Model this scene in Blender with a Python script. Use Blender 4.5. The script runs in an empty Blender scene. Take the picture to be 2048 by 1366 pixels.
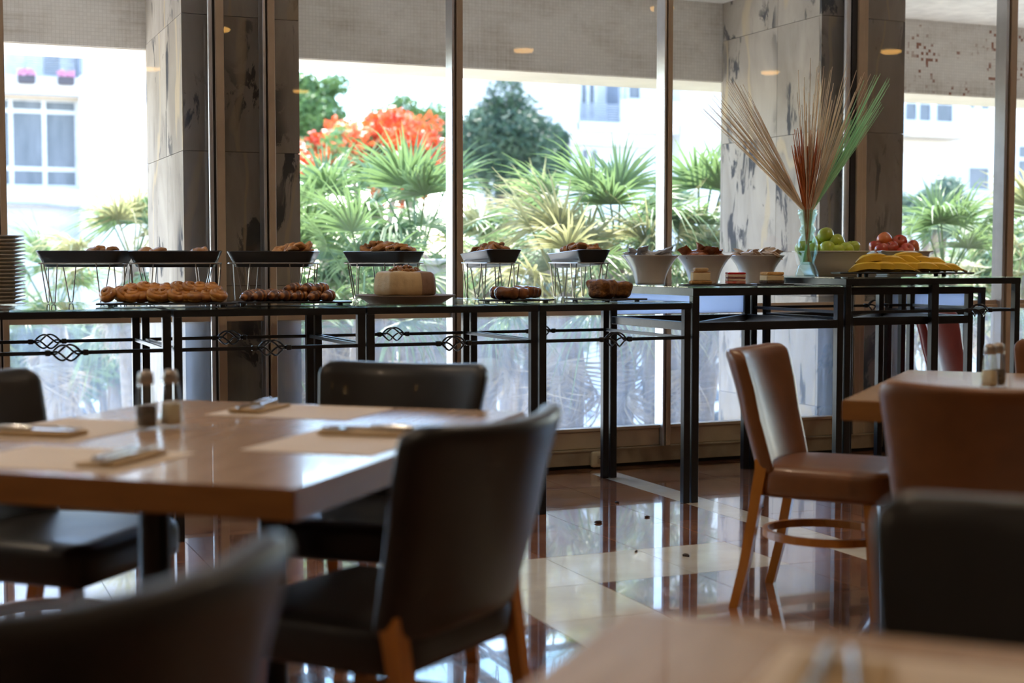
import bpy, bmesh, math, random
from mathutils import Vector, Matrix, Euler, noise as mnoise

S = bpy.context.scene
COL = S.collection
PI = math.pi
R = math.radians

# ------------------------------------------------------------------ camera, world, sun, exposure
CAM_H, YAW, FPX = 1.15, R(23), 2844.0
PITCH = math.atan(163 / FPX)
cd = bpy.data.cameras.new('camera')
cam = bpy.data.objects.new('camera', cd)
COL.objects.link(cam)
cam.location = (0, 0, CAM_H)
cam.rotation_euler = (PI / 2 - PITCH, 0, -YAW)
cd.sensor_width = 36
cd.lens = FPX / 2048 * 36
cd.clip_start = 0.05
cd.clip_end = 400
cd.dof.use_dof = True
cd.dof.focus_distance = 6.7
cd.dof.aperture_fstop = 2.0
S.camera = cam

w = bpy.data.worlds.new('World')
S.world = w
w.use_nodes = True
wn = w.node_tree
bg = wn.nodes['Background']
sky = wn.nodes.new('ShaderNodeTexSky')
sky.sky_type = 'NISHITA'
sky.sun_disc = False
sky.sun_elevation = R(62)
sky.sun_rotation = R(20)
sky.air_density = 1.0
sky.dust_density = 0.3
sky.ozone_density = 2.5
wn.links.new(sky.outputs[0], bg.inputs[0])
bg.inputs[1].default_value = 1.5

sl = bpy.data.lights.new('sun', 'SUN')
sl.energy = 22.0
sl.angle = R(0.6)
sl.color = (1, .96, .88)
so = bpy.data.objects.new('sun', sl)
COL.objects.link(so)
so.rotation_euler = Vector((-.30, -.80, -1.6)).to_track_quat('-Z', 'Y').to_euler()

S.view_settings.view_transform = 'Standard'
S.view_settings.look = 'None'
S.view_settings.exposure = 0.0
S.view_settings.gamma = 1
S.view_settings.use_curve_mapping = False
S.cycles.max_bounces = 10
S.cycles.diffuse_bounces = 4
S.cycles.glossy_bounces = 4
S.cycles.transmission_bounces = 10
S.cycles.transparent_max_bounces = 24
S.cycles.sample_clamp_indirect = 6
S.cycles.caustics_reflective = False
S.cycles.caustics_refractive = False
S.cycles.use_denoising = True

FW = Vector((math.sin(YAW) * math.cos(PITCH), math.cos(YAW) * math.cos(PITCH), -math.sin(PITCH)))
RT = Vector((math.cos(YAW), -math.sin(YAW), 0))
UP = RT.cross(FW)


def sight(px, py):
    return FW + RT * ((px - 1024) / FPX) - UP * ((py - 683) / FPX)


def atd(px, py, d):
    """point seen at pixel px,py at depth d"""
    return Vector((0, 0, CAM_H)) + sight(px, py) * d


def aty(px, py, Y):
    r_ = sight(px, py)
    return Vector((0, 0, CAM_H)) + r_ * (Y / r_.y)


def xat(px, Y):
    return aty(px, 540, Y).x


# ------------------------------------------------------------------ materials
MATS = {}


def nodes_of(name):
    m = bpy.data.materials.new(name)
    m.use_nodes = True
    nt = m.node_tree
    return m, nt, nt.nodes['Principled BSDF']


def ramp(nt, fac, stops):
    r_ = nt.nodes.new('ShaderNodeValToRGB')
    el = r_.color_ramp.elements
    while len(el) < len(stops):
        el.new(.5)
    for e, (p, c) in zip(el, stops):
        e.position = p
        e.color = (*c, 1) if len(c) == 3 else c
    nt.links.new(fac, r_.inputs[0])
    return r_.outputs[0]


def coords(nt, kind='Object', scale=(1, 1, 1)):
    if kind == 'World':
        src = nt.nodes.new('ShaderNodeNewGeometry').outputs['Position']
    else:
        src = nt.nodes.new('ShaderNodeTexCoord').outputs[kind]
    mp = nt.nodes.new('ShaderNodeMapping')
    mp.inputs['Scale'].default_value = scale
    nt.links.new(src, mp.inputs[0])
    return mp.outputs[0]


def noise(nt, vec, scale, detail=4, rough=.55, dist=0):
    n = nt.nodes.new('ShaderNodeTexNoise')
    n.inputs['Scale'].default_value = scale
    n.inputs['Detail'].default_value = detail
    n.inputs['Roughness'].default_value = rough
    n.inputs['Distortion'].default_value = dist
    nt.links.new(vec, n.inputs['Vector'])
    return n.outputs[0]


def bump(nt, b, h, strength=.2, dist=.01):
    n = nt.nodes.new('ShaderNodeBump')
    n.inputs['Strength'].default_value = strength
    n.inputs['Distance'].default_value = dist
    nt.links.new(h, n.inputs['Height'])
    nt.links.new(n.outputs[0], b.inputs['Normal'])


def mix(nt, fac, a, b, mode='MIX'):
    n = nt.nodes.new('ShaderNodeMixRGB')
    n.blend_type = mode
    for i, v in ((0, fac), (1, a), (2, b)):
        if hasattr(v, 'is_output'):
            nt.links.new(v, n.inputs[i])
        elif i == 0:
            n.inputs[0].default_value = v
        else:
            n.inputs[i].default_value = (*v, 1)
    return n.outputs[0]


def M(name, col, rough=.5, metal=0, col2=None, ns=8, bs=0, bscale=60, coat=0, spec=.5, scale=(1, 1, 1), kind='Object', sub=0, rnd=0):
    """one principled material: two tones mixed by noise, fine bump"""
    if name in MATS:
        return MATS[name]
    m, nt, b = nodes_of(name)
    vec = coords(nt, kind, scale)
    c2 = col2 or tuple(c * .8 for c in col)
    out = ramp(nt, noise(nt, vec, ns), [(.35, col), (.68, c2)])
    if rnd:
        oi = nt.nodes.new('ShaderNodeObjectInfo')
        mr = nt.nodes.new('ShaderNodeMapRange')
        mr.inputs[3].default_value = 1 - rnd
        mr.inputs[4].default_value = 1 + rnd
        nt.links.new(oi.outputs['Random'], mr.inputs[0])
        cb = nt.nodes.new('ShaderNodeCombineColor')
        for i in range(3):
            nt.links.new(mr.outputs[0], cb.inputs[i])
        out = mix(nt, 1, out, cb.outputs[0], 'MULTIPLY')
    nt.links.new(out, b.inputs['Base Color'])
    b.inputs['Roughness'].default_value = rough
    b.inputs['Metallic'].default_value = metal
    b.inputs['Coat Weight'].default_value = coat
    b.inputs['Specular IOR Level'].default_value = spec
    if sub:
        b.inputs['Subsurface Weight'].default_value = sub
        b.inputs['Subsurface Radius'].default_value = (.01, .006, .003)
    if bs:
        bump(nt, b, noise(nt, vec, bscale, 3), bs)
    MATS[name] = m
    return m


def leafmat(name, c1, c2, c3=None, trans=.4, ns=2.0):
    m, nt, b = nodes_of(name)
    vec = coords(nt, 'Object')
    stops = [(.3, c1), (.62, c2)]
    if c3:
        stops.append((.8, c3))
    col = ramp(nt, noise(nt, vec, ns, 5), stops)
    nt.links.new(col, b.inputs['Base Color'])
    b.inputs['Roughness'].default_value = .42
    tr = nt.nodes.new('ShaderNodeBsdfTranslucent')
    nt.links.new(col, tr.inputs[0])
    mx = nt.nodes.new('ShaderNodeMixShader')
    mx.inputs[0].default_value = trans
    nt.links.new(b.outputs[0], mx.inputs[1])
    nt.links.new(tr.outputs[0], mx.inputs[2])
    nt.links.new(mx.outputs[0], nt.nodes['Material Output'].inputs[0])
    return m


def glassmat(name, tint=(1, 1, 1), haze=0.0, streak=False):
    """thin pane: see-through, Fresnel mirror, dust film that catches light"""
    m, nt, b = nodes_of(name)
    nt.nodes.remove(b)
    tr = nt.nodes.new('ShaderNodeBsdfTransparent')
    tr.inputs[0].default_value = (*tint, 1)
    gl = nt.nodes.new('ShaderNodeBsdfGlossy')
    gl.inputs['Roughness'].default_value = 0.0
    lw = nt.nodes.new('ShaderNodeLayerWeight')      # Schlick from the facing angle, same from both sides of the pane
    lw.inputs[0].default_value = .5
    pw = nt.nodes.new('ShaderNodeMath')
    pw.operation = 'POWER'
    pw.inputs[1].default_value = 5
    nt.links.new(lw.outputs['Facing'], pw.inputs[0])
    ma = nt.nodes.new('ShaderNodeMath')
    ma.operation = 'MULTIPLY_ADD'
    ma.inputs[1].default_value = .95
    ma.inputs[2].default_value = .045
    nt.links.new(pw.outputs[0], ma.inputs[0])
    mx = nt.nodes.new('ShaderNodeMixShader')
    nt.links.new(ma.outputs[0], mx.inputs[0])
    nt.links.new(tr.outputs[0], mx.inputs[1])
    nt.links.new(gl.outputs[0], mx.inputs[2])
    last = mx.outputs[0]
    if haze:
        tl = nt.nodes.new('ShaderNodeBsdfTranslucent')
        tl.inputs[0].default_value = (.66, .80, 1.0, 1)  # dust film carries the blue of the daylight in its colour
        vec = coords(nt, 'World', (9, 1, 1.2) if streak else (2, 1, 2))
        f = ramp(nt, noise(nt, vec, 3, 8, .7), [(.3, (haze * .6,) * 3), (.7, (haze * 1.35,) * 3)])
        m2 = nt.nodes.new('ShaderNodeMixShader')
        nt.links.new(f, m2.inputs[0])
        nt.links.new(last, m2.inputs[1])
        nt.links.new(tl.outputs[0], m2.inputs[2])
        last = m2.outputs[0]
    nt.links.new(last, nt.nodes['Material Output'].inputs[0])
    return m


def emit(name, col, strength):
    m, nt, b = nodes_of(name)
    b.inputs['Base Color'].default_value = (.8, .8, .8, 1)
    b.inputs['Emission Color'].default_value = (*col, 1)
    b.inputs['Emission Strength'].default_value = strength
    return m


def marble_column():
    m, nt, b = nodes_of('grey_beige_marble')
    oi = nt.nodes.new('ShaderNodeObjectInfo')
    vec0 = coords(nt, 'World', (1, 1, .36))
    va = nt.nodes.new('ShaderNodeVectorMath')
    cx = nt.nodes.new('ShaderNodeCombineXYZ')
    ml = nt.nodes.new('ShaderNodeMath')
    ml.operation = 'MULTIPLY'
    ml.inputs[1].default_value = 9
    nt.links.new(oi.outputs['Random'], ml.inputs[0])
    nt.links.new(ml.outputs[0], cx.inputs[2])
    nt.links.new(vec0, va.inputs[0])
    nt.links.new(cx.outputs[0], va.inputs[1])
    vec = va.outputs[0]
    base = ramp(nt, noise(nt, vec, 3.2, 6, .6, .6), [(.3, (.265, .232, .195)), (.7, (.43, .388, .335))])
    # dark mineral patches stretched upright
    patch = ramp(nt, noise(nt, vec, 6.5, 7, .66, .8), [(.54, (0, 0, 0)), (.575, (1, 1, 1))])
    area = ramp(nt, noise(nt, vec, 2.4, 2), [(.47, (0, 0, 0)), (.56, (1, 1, 1))])
    pm = mix(nt, 1, patch, area, 'MULTIPLY')
    c = mix(nt, pm, base, (.075, .075, .078))
    # thin tan veins
    wv = nt.nodes.new('ShaderNodeTexWave')
    wv.inputs['Scale'].default_value = .9
    wv.inputs['Distortion'].default_value = 9
    wv.inputs['Detail'].default_value = 4
    wv.inputs['Detail Scale'].default_value = 1.4
    nt.links.new(vec, wv.inputs['Vector'])
    vein = ramp(nt, wv.outputs[1], [(.975, (0, 0, 0)), (.998, (.7, .7, .7))])
    c = mix(nt, vein, c, (.46, .37, .25))
    nt.links.new(c, b.inputs['Base Color'])
    b.inputs['Roughness'].default_value = .7
    b.inputs['Specular IOR Level'].default_value = 0
    return m


def red_marble():
    m, nt, b = nodes_of('red_brown_marble_tile')
    oi = nt.nodes.new('ShaderNodeObjectInfo')
    vec0 = coords(nt, 'World', (1, 1, 1))
    va = nt.nodes.new('ShaderNodeVectorMath')
    cx = nt.nodes.new('ShaderNodeCombineXYZ')
    ml = nt.nodes.new('ShaderNodeMath')
    ml.operation = 'MULTIPLY'
    ml.inputs[1].default_value = 7
    nt.links.new(oi.outputs['Random'], ml.inputs[0])
    nt.links.new(ml.outputs[0], cx.inputs[2])
    nt.links.new(vec0, va.inputs[0])
    nt.links.new(cx.outputs[0], va.inputs[1])
    vec = va.outputs[0]
    c = ramp(nt, noise(nt, vec, 7, 9, .68, 1.0), [(.3, (.11, .042, .026)), (.5, (.24, .10, .055)), (.66, (.36, .18, .095)), (.8, (.50, .32, .19))])
    vor = nt.nodes.new('ShaderNodeTexVoronoi')
    vor.feature = 'DISTANCE_TO_EDGE'
    vor.inputs['Scale'].default_value = 5
    n2 = nt.nodes.new('ShaderNodeTexNoise')
    n2.inputs['Scale'].default_value = 4
    nt.links.new(vec, n2.inputs['Vector'])
    mv = mix(nt, .25, vec, n2.outputs[1])
    nt.links.new(mv, vor.inputs['Vector'])
    v = ramp(nt, vor.outputs[0], [(0, (.7, .7, .7)), (.012, (0, 0, 0))])
    c = mix(nt, v, c, (.36, .20, .11))
    tn = nt.nodes.new('ShaderNodeMapRange')
    tn.inputs[3].default_value = .75
    tn.inputs[4].default_value = 1.2
    nt.links.new(oi.outputs['Random'], tn.inputs[0])
    cb = nt.nodes.new('ShaderNodeCombineColor')
    for i in range(3):
        nt.links.new(tn.outputs[0], cb.inputs[i])
    c = mix(nt, 1, c, cb.outputs[0], 'MULTIPLY')
    nt.links.new(c, b.inputs['Base Color'])
    rg = ramp(nt, noise(nt, vec, 6, 5), [(.3, (.06,) * 3), (.75, (.15,) * 3)])
    nt.links.new(rg, b.inputs['Roughness'])
    b.inputs['Coat Weight'].default_value = 1.0
    b.inputs['Coat Roughness'].default_value = .03
    bump(nt, b, noise(nt, vec, 25, 3), .02)
    return m


def mosaic():
    m, nt, b = nodes_of('pale_glass_mosaic')
    vec = coords(nt, 'World', (1, 1, 1))
    sep = nt.nodes.new('ShaderNodeSeparateXYZ')
    nt.links.new(vec, sep.inputs[0])
    cmb = nt.nodes.new('ShaderNodeCombineXYZ')
    nt.links.new(sep.outputs[0], cmb.inputs[0])
    nt.links.new(sep.outputs[2], cmb.inputs[1])
    br = nt.nodes.new('ShaderNodeTexBrick')
    br.offset = 0
    br.inputs['Scale'].default_value = 1
    br.inputs['Brick Width'].default_value = .021
    br.inputs['Row Height'].default_value = .021
    br.inputs['Mortar Size'].default_value = .0016
    br.inputs['Color1'].default_value = (.76, .73, .69, 1)
    br.inputs['Color2'].default_value = (.71, .68, .64, 1)
    br.inputs['Mortar'].default_value = (.64, .61, .57, 1)
    nt.links.new(cmb.outputs[0], br.inputs['Vector'])
    st = ramp(nt, noise(nt, coords(nt, 'World', (.9, 1, 1.6)), 2.2, 7, .65), [(.44, (0, 0, 0)), (.72, (.7, .7, .7))])
    weave = mix(nt, .5, noise(nt, coords(nt, 'World', (60, 1, 3)), 1.0, 3), noise(nt, coords(nt, 'World', (3, 1, 60)), 1.0, 3))
    wv = ramp(nt, weave, [(.42, (.35, .35, .35)), (.6, (1, 1, 1))])
    st = mix(nt, 1, st, wv, 'MULTIPLY')
    c = mix(nt, st, br.outputs[0], (.30, .235, .155))
    # single missing tiles, rusty, thicker at the right end
    sn = nt.nodes.new('ShaderNodeVectorMath')
    sn.operation = 'SNAP'
    sn.inputs[1].default_value = (.021, .021, .021)
    nt.links.new(cmb.outputs[0], sn.inputs[0])
    wh = nt.nodes.new('ShaderNodeTexWhiteNoise')
    nt.links.new(sn.outputs[0], wh.inputs['Vector'])
    miss = ramp(nt, wh.outputs[0], [(.84, (0, 0, 0)), (.841, (1, 1, 1))])
    xr = nt.nodes.new('ShaderNodeMapRange')
    xr.inputs[1].default_value = 6.2
    xr.inputs[2].default_value = 6.55
    nt.links.new(sep.outputs[0], xr.inputs[0])
    cl = ramp(nt, noise(nt, coords(nt, 'World'), 6, 2), [(.5, (0, 0, 0)), (.58, (1, 1, 1))])
    miss = mix(nt, 1, miss, cl, 'MULTIPLY')
    miss = mix(nt, 1, miss, xr.outputs[0], 'MULTIPLY')
    c = mix(nt, miss, c, (.26, .10, .055))
    nt.links.new(c, b.inputs['Base Color'])
    b.inputs['Roughness'].default_value = .35
    bump(nt, b, br.outputs[1], -.25, .003)
    return m


def two_tone(name, a, b_, axis=2, level=0.0, soft=.004, wob=.01, rough=.6):
    """a layer boundary inside one piece (baked crust, iced layers): object coordinate ramp with a wobble"""
    m, nt, b = nodes_of(name)
    tc = nt.nodes.new('ShaderNodeTexCoord').outputs['Object']
    sep = nt.nodes.new('ShaderNodeSeparateXYZ')
    nt.links.new(tc, sep.inputs[0])
    n = noise(nt, tc, 60, 3)
    ad = nt.nodes.new('ShaderNodeMath')
    ad.operation = 'MULTIPLY_ADD'
    nt.links.new(n, ad.inputs[0])
    ad.inputs[1].default_value = wob
    nt.links.new(sep.outputs[axis], ad.inputs[2])
    mr = nt.nodes.new('ShaderNodeMapRange')
    mr.inputs[1].default_value = level + wob / 2 - soft
    mr.inputs[2].default_value = level + wob / 2 + soft
    nt.links.new(ad.outputs[0], mr.inputs[0])
    c = mix(nt, mr.outputs[0], a, b_)
    c = mix(nt, noise(nt, tc, 35, 4), c, tuple(x * .55 for x in b_), 'MIX') if False else c
    nt.links.new(c, b.inputs['Base Color'])
    b.inputs['Roughness'].default_value = rough
    bump(nt, b, n, .3)
    return m


def louvre(name, c1, c2, pitch):
    m, nt, b = nodes_of(name)
    b.inputs['Base Color'].default_value = (*c1, 1)
    b.inputs['Roughness'].default_value = .5
    return m


m_beige = M('beige_painted_metal', (.56, .43, .30), .42, 0, (.48, .365, .25), 5, .03, 40)
m_alu = M('aluminium', (.62, .63, .66), .3, .7, (.52, .53, .56), 6)
m_gasket = M('black_rubber', (.03, .03, .033), .6)
m_base = M('worn_beige_skirting', (.42, .335, .235), .45, 0, (.30, .225, .15), 6, .05, 40)
m_black = M('black_steel', (.013, .014, .016), .32, .35, (.02, .021, .023), 14, .03, 80)
m_glasst = glassmat('table_glass', (.86, .93, .91))
m_pane = glassmat('window_glass', (.97, .985, .98), .012)
m_pane_dirty = glassmat('dusty_window_glass', (.96, .98, .975), .17, True)
m_marble = marble_column()
m_tile = red_marble()
m_white_tile = M('cream_marble_tile', (.62, .57, .48), .1, 0, (.52, .47, .39), 5, .01, 30, coat=.3, kind='World', rnd=.07)
m_grout = M('dark_grout', (.09, .06, .045), .7)
m_mosaic = mosaic()
m_plaster = M('cream_render', (.72, .67, .58), .8, 0, (.63, .58, .5), 3, .05, 30)
m_soffit = M('white_soffit_paint', (.78, .77, .75), .8)
m_roomwall = M('warm_wall_paint', (.50, .41, .31), .8)
m_ceil = M('ceiling_paint', (.74, .71, .66), .8)
m_wood = M('beech_table_top', (.50, .335, .225), .22, 0, (.42, .27, .17), 4, .01, 60, coat=.25, scale=(1, 9, 1))
m_edge = M('beech_table_edge', (.25, .105, .024), .4, 0, (.20, .08, .018), 5, .02, 60, scale=(1, 1, 6))
m_oak = M('amber_beech_leg', (.42, .155, .018), .36, 0, (.33, .115, .013), 6, .02, 60, coat=.2, scale=(4, 4, 1))
m_leather_k = M('black_leather', (.0105, .0095, .009), .36, 0, (.015, .013, .012), 9, .05, 260, coat=.05, spec=.4)
m_leather_b = M('tan_brown_leather', (.17, .062, .018), .38, 0, (.125, .045, .013), 9, .05, 260, coat=.05, spec=.4)
m_leather_r = M('dark_red_leather', (.21, .022, .02), .35, 0, (.17, .016, .016), 9, .06, 260, coat=.1)
m_dish = M('charcoal_ceramic', (.022, .023, .026), .3, 0, (.03, .031, .034), 10, .02, 60)
m_wire = M('chromed_wire', (.40, .36, .33), .28, .9, (.3, .27, .25), 20)
m_slate = M('black_slate', (.012, .012, .015), .3, 0, (.02, .02, .024), 12, .05, 60)
m_white = M('white_porcelain', (.72, .70, .66), .2, 0, (.68, .66, .62), 5, 0, coat=.3)
m_platew = M('cream_porcelain', (.60, .56, .47), .25, 0, (.56, .52, .44), 5, coat=.3)
m_bun = M('golden_glazed_bun', (.62, .26, .035), .32, 0, (.24, .065, .012), 26, .25, 50, coat=.4, rnd=.2)
m_dough = M('pale_dough', (.72, .44, .14), .5, 0, (.58, .30, .07), 30, .3, 60)
m_rug = M('chocolate_pastry', (.30, .105, .022), .28, 0, (.05, .014, .006), 24, .25, 60, coat=.5, rnd=.25)
m_rug, nt_, b_ = nodes_of('chocolate_striped_pastry')
wv_ = nt_.nodes.new('ShaderNodeTexWave')
wv_.inputs['Scale'].default_value = 16
wv_.inputs['Distortion'].default_value = 6
nt_.links.new(coords(nt_, 'Object', (1, .45, .2)), wv_.inputs['Vector'])
cc_ = ramp(nt_, wv_.outputs[1], [(.3, (.34, .125, .026)), (.75, (.085, .024, .008))])
nt_.links.new(cc_, b_.inputs['Base Color'])
b_.inputs['Roughness'].default_value = .28
b_.inputs['Coat Weight'].default_value = .5
bump(nt_, b_, wv_.outputs[1], .4, .004)
m_choc = M('glazed_chocolate_bun', (.26, .085, .02), .24, 0, (.045, .012, .006), 20, .2, 60, coat=.6, rnd=.2)
m_muf = M('marbled_babka_crumb', (.36, .15, .035), .5, 0, (.09, .03, .01), 40, .5, 80, rnd=.15)
m_cookie = M('baked_cookie', (.50, .235, .08), .6, 0, (.34, .135, .04), 24, .4, 70, rnd=.25)
m_puff = M('flaky_pastry', (.55, .27, .095), .55, 0, (.33, .125, .03), 30, .5, 60, scale=(1, 1, 4), rnd=.25)
m_cream = M('caramel_cream', (.50, .36, .19), .6, 0, (.44, .31, .16), 14, .3, 40)
m_mocha = M('mocha_cream', (.23, .135, .085), .6, 0, (.18, .105, .065), 14, .3, 40)
m_nut = M('caramelised_nuts', (.36, .17, .05), .4, 0, (.2, .08, .02), 60, .4, 80)
m_board = M('brown_stoneware', (.20, .13, .08), .75, 0, (.2, .135, .085), 8, .05, 60)
m_pk_grey = M('silver_wrapper', (.50, .48, .47), .3, .45, (.34, .33, .33), 30, .3, 60, rnd=.2)
m_pk_brown = M('copper_brown_wrapper', (.33, .10, .03), .25, .25, (.18, .05, .015), 30, .3, 60, rnd=.25)
m_pk_beige = M('beige_wrapper', (.58, .43, .31), .35, .1, (.46, .31, .2), 30, .3, 60, rnd=.25)
m_gapple = M('green_apple_skin', (.40, .47, .045), .28, 0, (.31, .40, .03), 5, .02, 60, coat=.25, rnd=.12)
m_rapple = M('red_apple_skin', (.40, .022, .016), .26, 0, (.50, .15, .035), 5.5, .02, 60, coat=.3, rnd=.2)
m_banana = M('banana_skin', (.78, .52, .05), .42, 0, (.64, .38, .03), 14, .05, 60, rnd=.1)
m_bstem = M('banana_tip', (.16, .11, .03), .6)
m_stem = M('apple_stem', (.12, .07, .03), .7)
m_reed_b = M('beige_reed', (.82, .68, .50), .6, 0, (.68, .53, .36), 8, rnd=.2)
m_reed_r = M('rust_reed', (.52, .15, .03), .55, 0, (.40, .10, .02), 8, rnd=.2)
m_reed_g = M('green_reed', (.46, .82, .50), .55, 0, (.34, .66, .38), 8, rnd=.2)
m_paper = M('cream_paper_mat', (.66, .55, .43), .7, 0, (.62, .51, .4), 4)
m_napkin = M('kraft_napkin', (.44, .31, .17), .8, 0, (.38, .26, .14), 12, .1, 80)
m_steel = M('polished_cutlery_steel', (.72, .72, .74), .16, 1)
m_pepper = M('ground_pepper', (.07, .045, .03), .9, 0, (.14, .1, .07), 120)
m_salt = M('salt', (.62, .52, .38), .9, 0, (.55, .46, .33), 120)
m_cap = M('dull_metal_cap', (.34, .29, .25), .35, .8)
m_socket = M('aged_ivory_plastic', (.62, .53, .38), .4, 0, (.55, .46, .32), 12)
m_panel = leafmat('frosted_blue_white_acrylic', (.66, .73, .86), (.62, .69, .82), None, .8)


def solid_glass(name, tint):
    m, nt, b = nodes_of(name)
    b.inputs['Base Color'].default_value = (*tint, 1)
    b.inputs['Transmission Weight'].default_value = 1
    b.inputs['Roughness'].default_value = .02
    b.inputs['IOR'].default_value = 1.45
    # let light through for shadows like a thin vessel would
    return m


m_vase = glassmat('aqua_bottle_glass', (.86, .965, .94))
m_shaker = glassmat('clear_shaker_glass', (.95, .955, .94))


# ------------------------------------------------------------------ mesh builder
class MB:
    def __init__(s):
        s.v, s.f = [], []

    def add(s, v, f, mat=None):
        o = len(s.v)
        s.v += [tuple(mat @ Vector(p)) for p in v] if mat is not None else [tuple(p) for p in v]
        s.f += [tuple(i + o for i in q) for q in f]
        return s

    def box(s, x0, x1, y0, y1, z0, z1, mat=None):
        v = [(x, y, z) for z in (z0, z1) for y in (y0, y1) for x in (x0, x1)]
        f = [(0, 2, 3, 1), (4, 5, 7, 6), (0, 1, 5, 4), (2, 6, 7, 3), (0, 4, 6, 2), (1, 3, 7, 5)]
        return s.add(v, f, mat)

    def cbox(s, x0, x1, y0, y1, z0, z1, c=.003, mat=None):
        """box with chamfered edges"""
        bm = bmesh.new()
        bmesh.ops.create_cube(bm, size=1)
        for q in bm.verts:
            q.co = Vector(((x0 + x1) / 2 + q.co.x * (x1 - x0), (y0 + y1) / 2 + q.co.y * (y1 - y0), (z0 + z1) / 2 + q.co.z * (z1 - z0)))
        bmesh.ops.bevel(bm, geom=bm.edges[:], offset=c, segments=1, affect='EDGES')
        return s.bm(bm, mat)

    def bm(s, bm, mat=None):
        bm.verts.index_update()
        s.add([q.co[:] for q in bm.verts], [[q.index for q in f.verts] for f in bm.faces], mat)
        bm.free()
        return s

    def bar(s, p0, p1, w=.03, h=None):
        p0, p1 = Vector(p0), Vector(p1)
        h = h or w
        d = p1 - p0
        q = d.to_track_quat('X', 'Z').to_matrix().to_4x4()
        q.translation = p0
        return s.box(0, d.length, -w / 2, w / 2, -h / 2, h / 2, q)

    def tube(s, pts, r, seg=8, closed=False, cap=True):
        pts = [Vector(p) for p in pts]
        n = len(pts)
        rr = r if hasattr(r, '__len__') else [r] * n
        o = len(s.v)
        prev = None
        for i, p in enumerate(pts):
            if closed:
                t = pts[(i + 1) % n] - pts[i - 1]
            else:
                t = pts[min(i + 1, n - 1)] - pts[max(i - 1, 0)]
            t.normalize()
            if prev is None:
                a = t.orthogonal().normalized()
            else:
                a = prev - t * prev.dot(t)
                a = a.normalized() if a.length > 1e-6 else t.orthogonal().normalized()
            prev = a
            b = t.cross(a)
            for k in range(seg):
                th = 2 * PI * k / seg
                s.v.append(tuple(p + (a * math.cos(th) + b * math.sin(th)) * rr[i]))
        m = n if closed else n - 1
        for i in range(m):
            i2 = (i + 1) % n
            for k in range(seg):
                k2 = (k + 1) % seg
                s.f.append((o + i * seg + k, o + i * seg + k2, o + i2 * seg + k2, o + i2 * seg + k))
        if cap and not closed:
            s.f.append(tuple(o + k for k in reversed(range(seg))))
            s.f.append(tuple(o + (n - 1) * seg + k for k in range(seg)))
        return s

    def lathe(s, prof, seg=24, mat=None, a0=0, a1=2 * PI, fn=None):
        full = abs(a1 - a0 - 2 * PI) < 1e-6
        n = seg if full else seg + 1
        v, f = [], []
        for (r_, z) in prof:
            for k in range(n):
                th = a0 + (a1 - a0) * k / seg
                p = Vector((r_ * math.cos(th), r_ * math.sin(th), z))
                v.append(fn(p, th) if fn else p)
        for i in range(len(prof) - 1):
            for k in range(seg):
                k2 = (k + 1) % n if full else k + 1
                f.append((i * n + k, i * n + k2, (i + 1) * n + k2, (i + 1) * n + k))
        if full:
            if prof[0][0] > 1e-5:
                f.append(tuple(reversed(range(n))))
            if prof[-1][0] > 1e-5:
                f.append(tuple((len(prof) - 1) * n + k for k in range(n)))
        return s.add(v, f, mat)

    def rbox(s, hx, hy, hz, r, n=6, fn=None, R2=0, mat=None):
        """soft box: edges rounded by r, outline corners (x,z) by R2, then bent by fn"""
        bm = bmesh.new()
        bmesh.ops.create_cube(bm, size=2)
        bmesh.ops.subdivide_edges(bm, edges=bm.edges[:], cuts=n, use_grid_fill=True)
        h = Vector((hx, hy, hz))
        for q in bm.verts:
            p = Vector([math.copysign(abs(c) ** .55 if abs(c) > 0 else 0, c) for c in q.co])
            p = Vector((p.x * hx, p.y * hy, p.z * hz))
            inn = Vector([max(-(h[i] - min(r, h[i])), min(h[i] - min(r, h[i]), p[i])) for i in range(3)])
            d = p - inn
            if d.length > 1e-7:
                mx_ = max(abs(d[0]), abs(d[1]), abs(d[2]))
                p = inn + d.normalized() * mx_
            if R2:
                ax, az = abs(p.x) - (hx - R2), abs(p.z) - (hz - R2)
                if ax > 0 and az > 0:
                    u, v_ = ax / R2, az / R2
                    nx, nz = u * math.sqrt(max(0, 1 - v_ * v_ / 2)), v_ * math.sqrt(max(0, 1 - u * u / 2))
                    p.x = math.copysign(hx - R2 + nx * R2, p.x)
                    p.z = math.copysign(hz - R2 + nz * R2, p.z)
            q.co = fn(p) if fn else p
        return s.bm(bm, mat)

    def mesh(s, name, mat, smooth=False):
        me = bpy.data.meshes.new(name)
        me.from_pydata(s.v, [], s.f)
        me.validate()
        bm = bmesh.new()
        bm.from_mesh(me)
        bmesh.ops.recalc_face_normals(bm, faces=bm.faces[:])
        bm.to_mesh(me)
        bm.free()
        if smooth:
            me.shade_smooth()
            if smooth != 'all':
                me.set_sharp_from_angle(angle=R(50))
        me.materials.append(mat)
        return me

    def build(s, name, mat, parent=None, smooth=False, loc=(0, 0, 0), rot=(0, 0, 0)):
        return link(name, s.mesh(name, mat, smooth), parent, loc, rot)


def link(name, data, parent=None, loc=(0, 0, 0), rot=(0, 0, 0), scale=None):
    o = bpy.data.objects.new(name, data)
    COL.objects.link(o)
    o.parent = parent
    o.location = loc
    o.rotation_euler = rot
    if scale:
        o.scale = scale
    return o


def tag(o, label, cat, group=None):
    o['label'] = label
    o['category'] = cat
    if group:
        o['group'] = group
    return o


def thing(name, label, cat, loc=(0, 0, 0), rz=0, group=None):
    o = link(name, None, None, loc, (0, 0, rz))
    o.empty_display_size = .1
    return tag(o, label, cat, group)


def structure(o):
    o['kind'] = 'structure'
    return o


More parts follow.
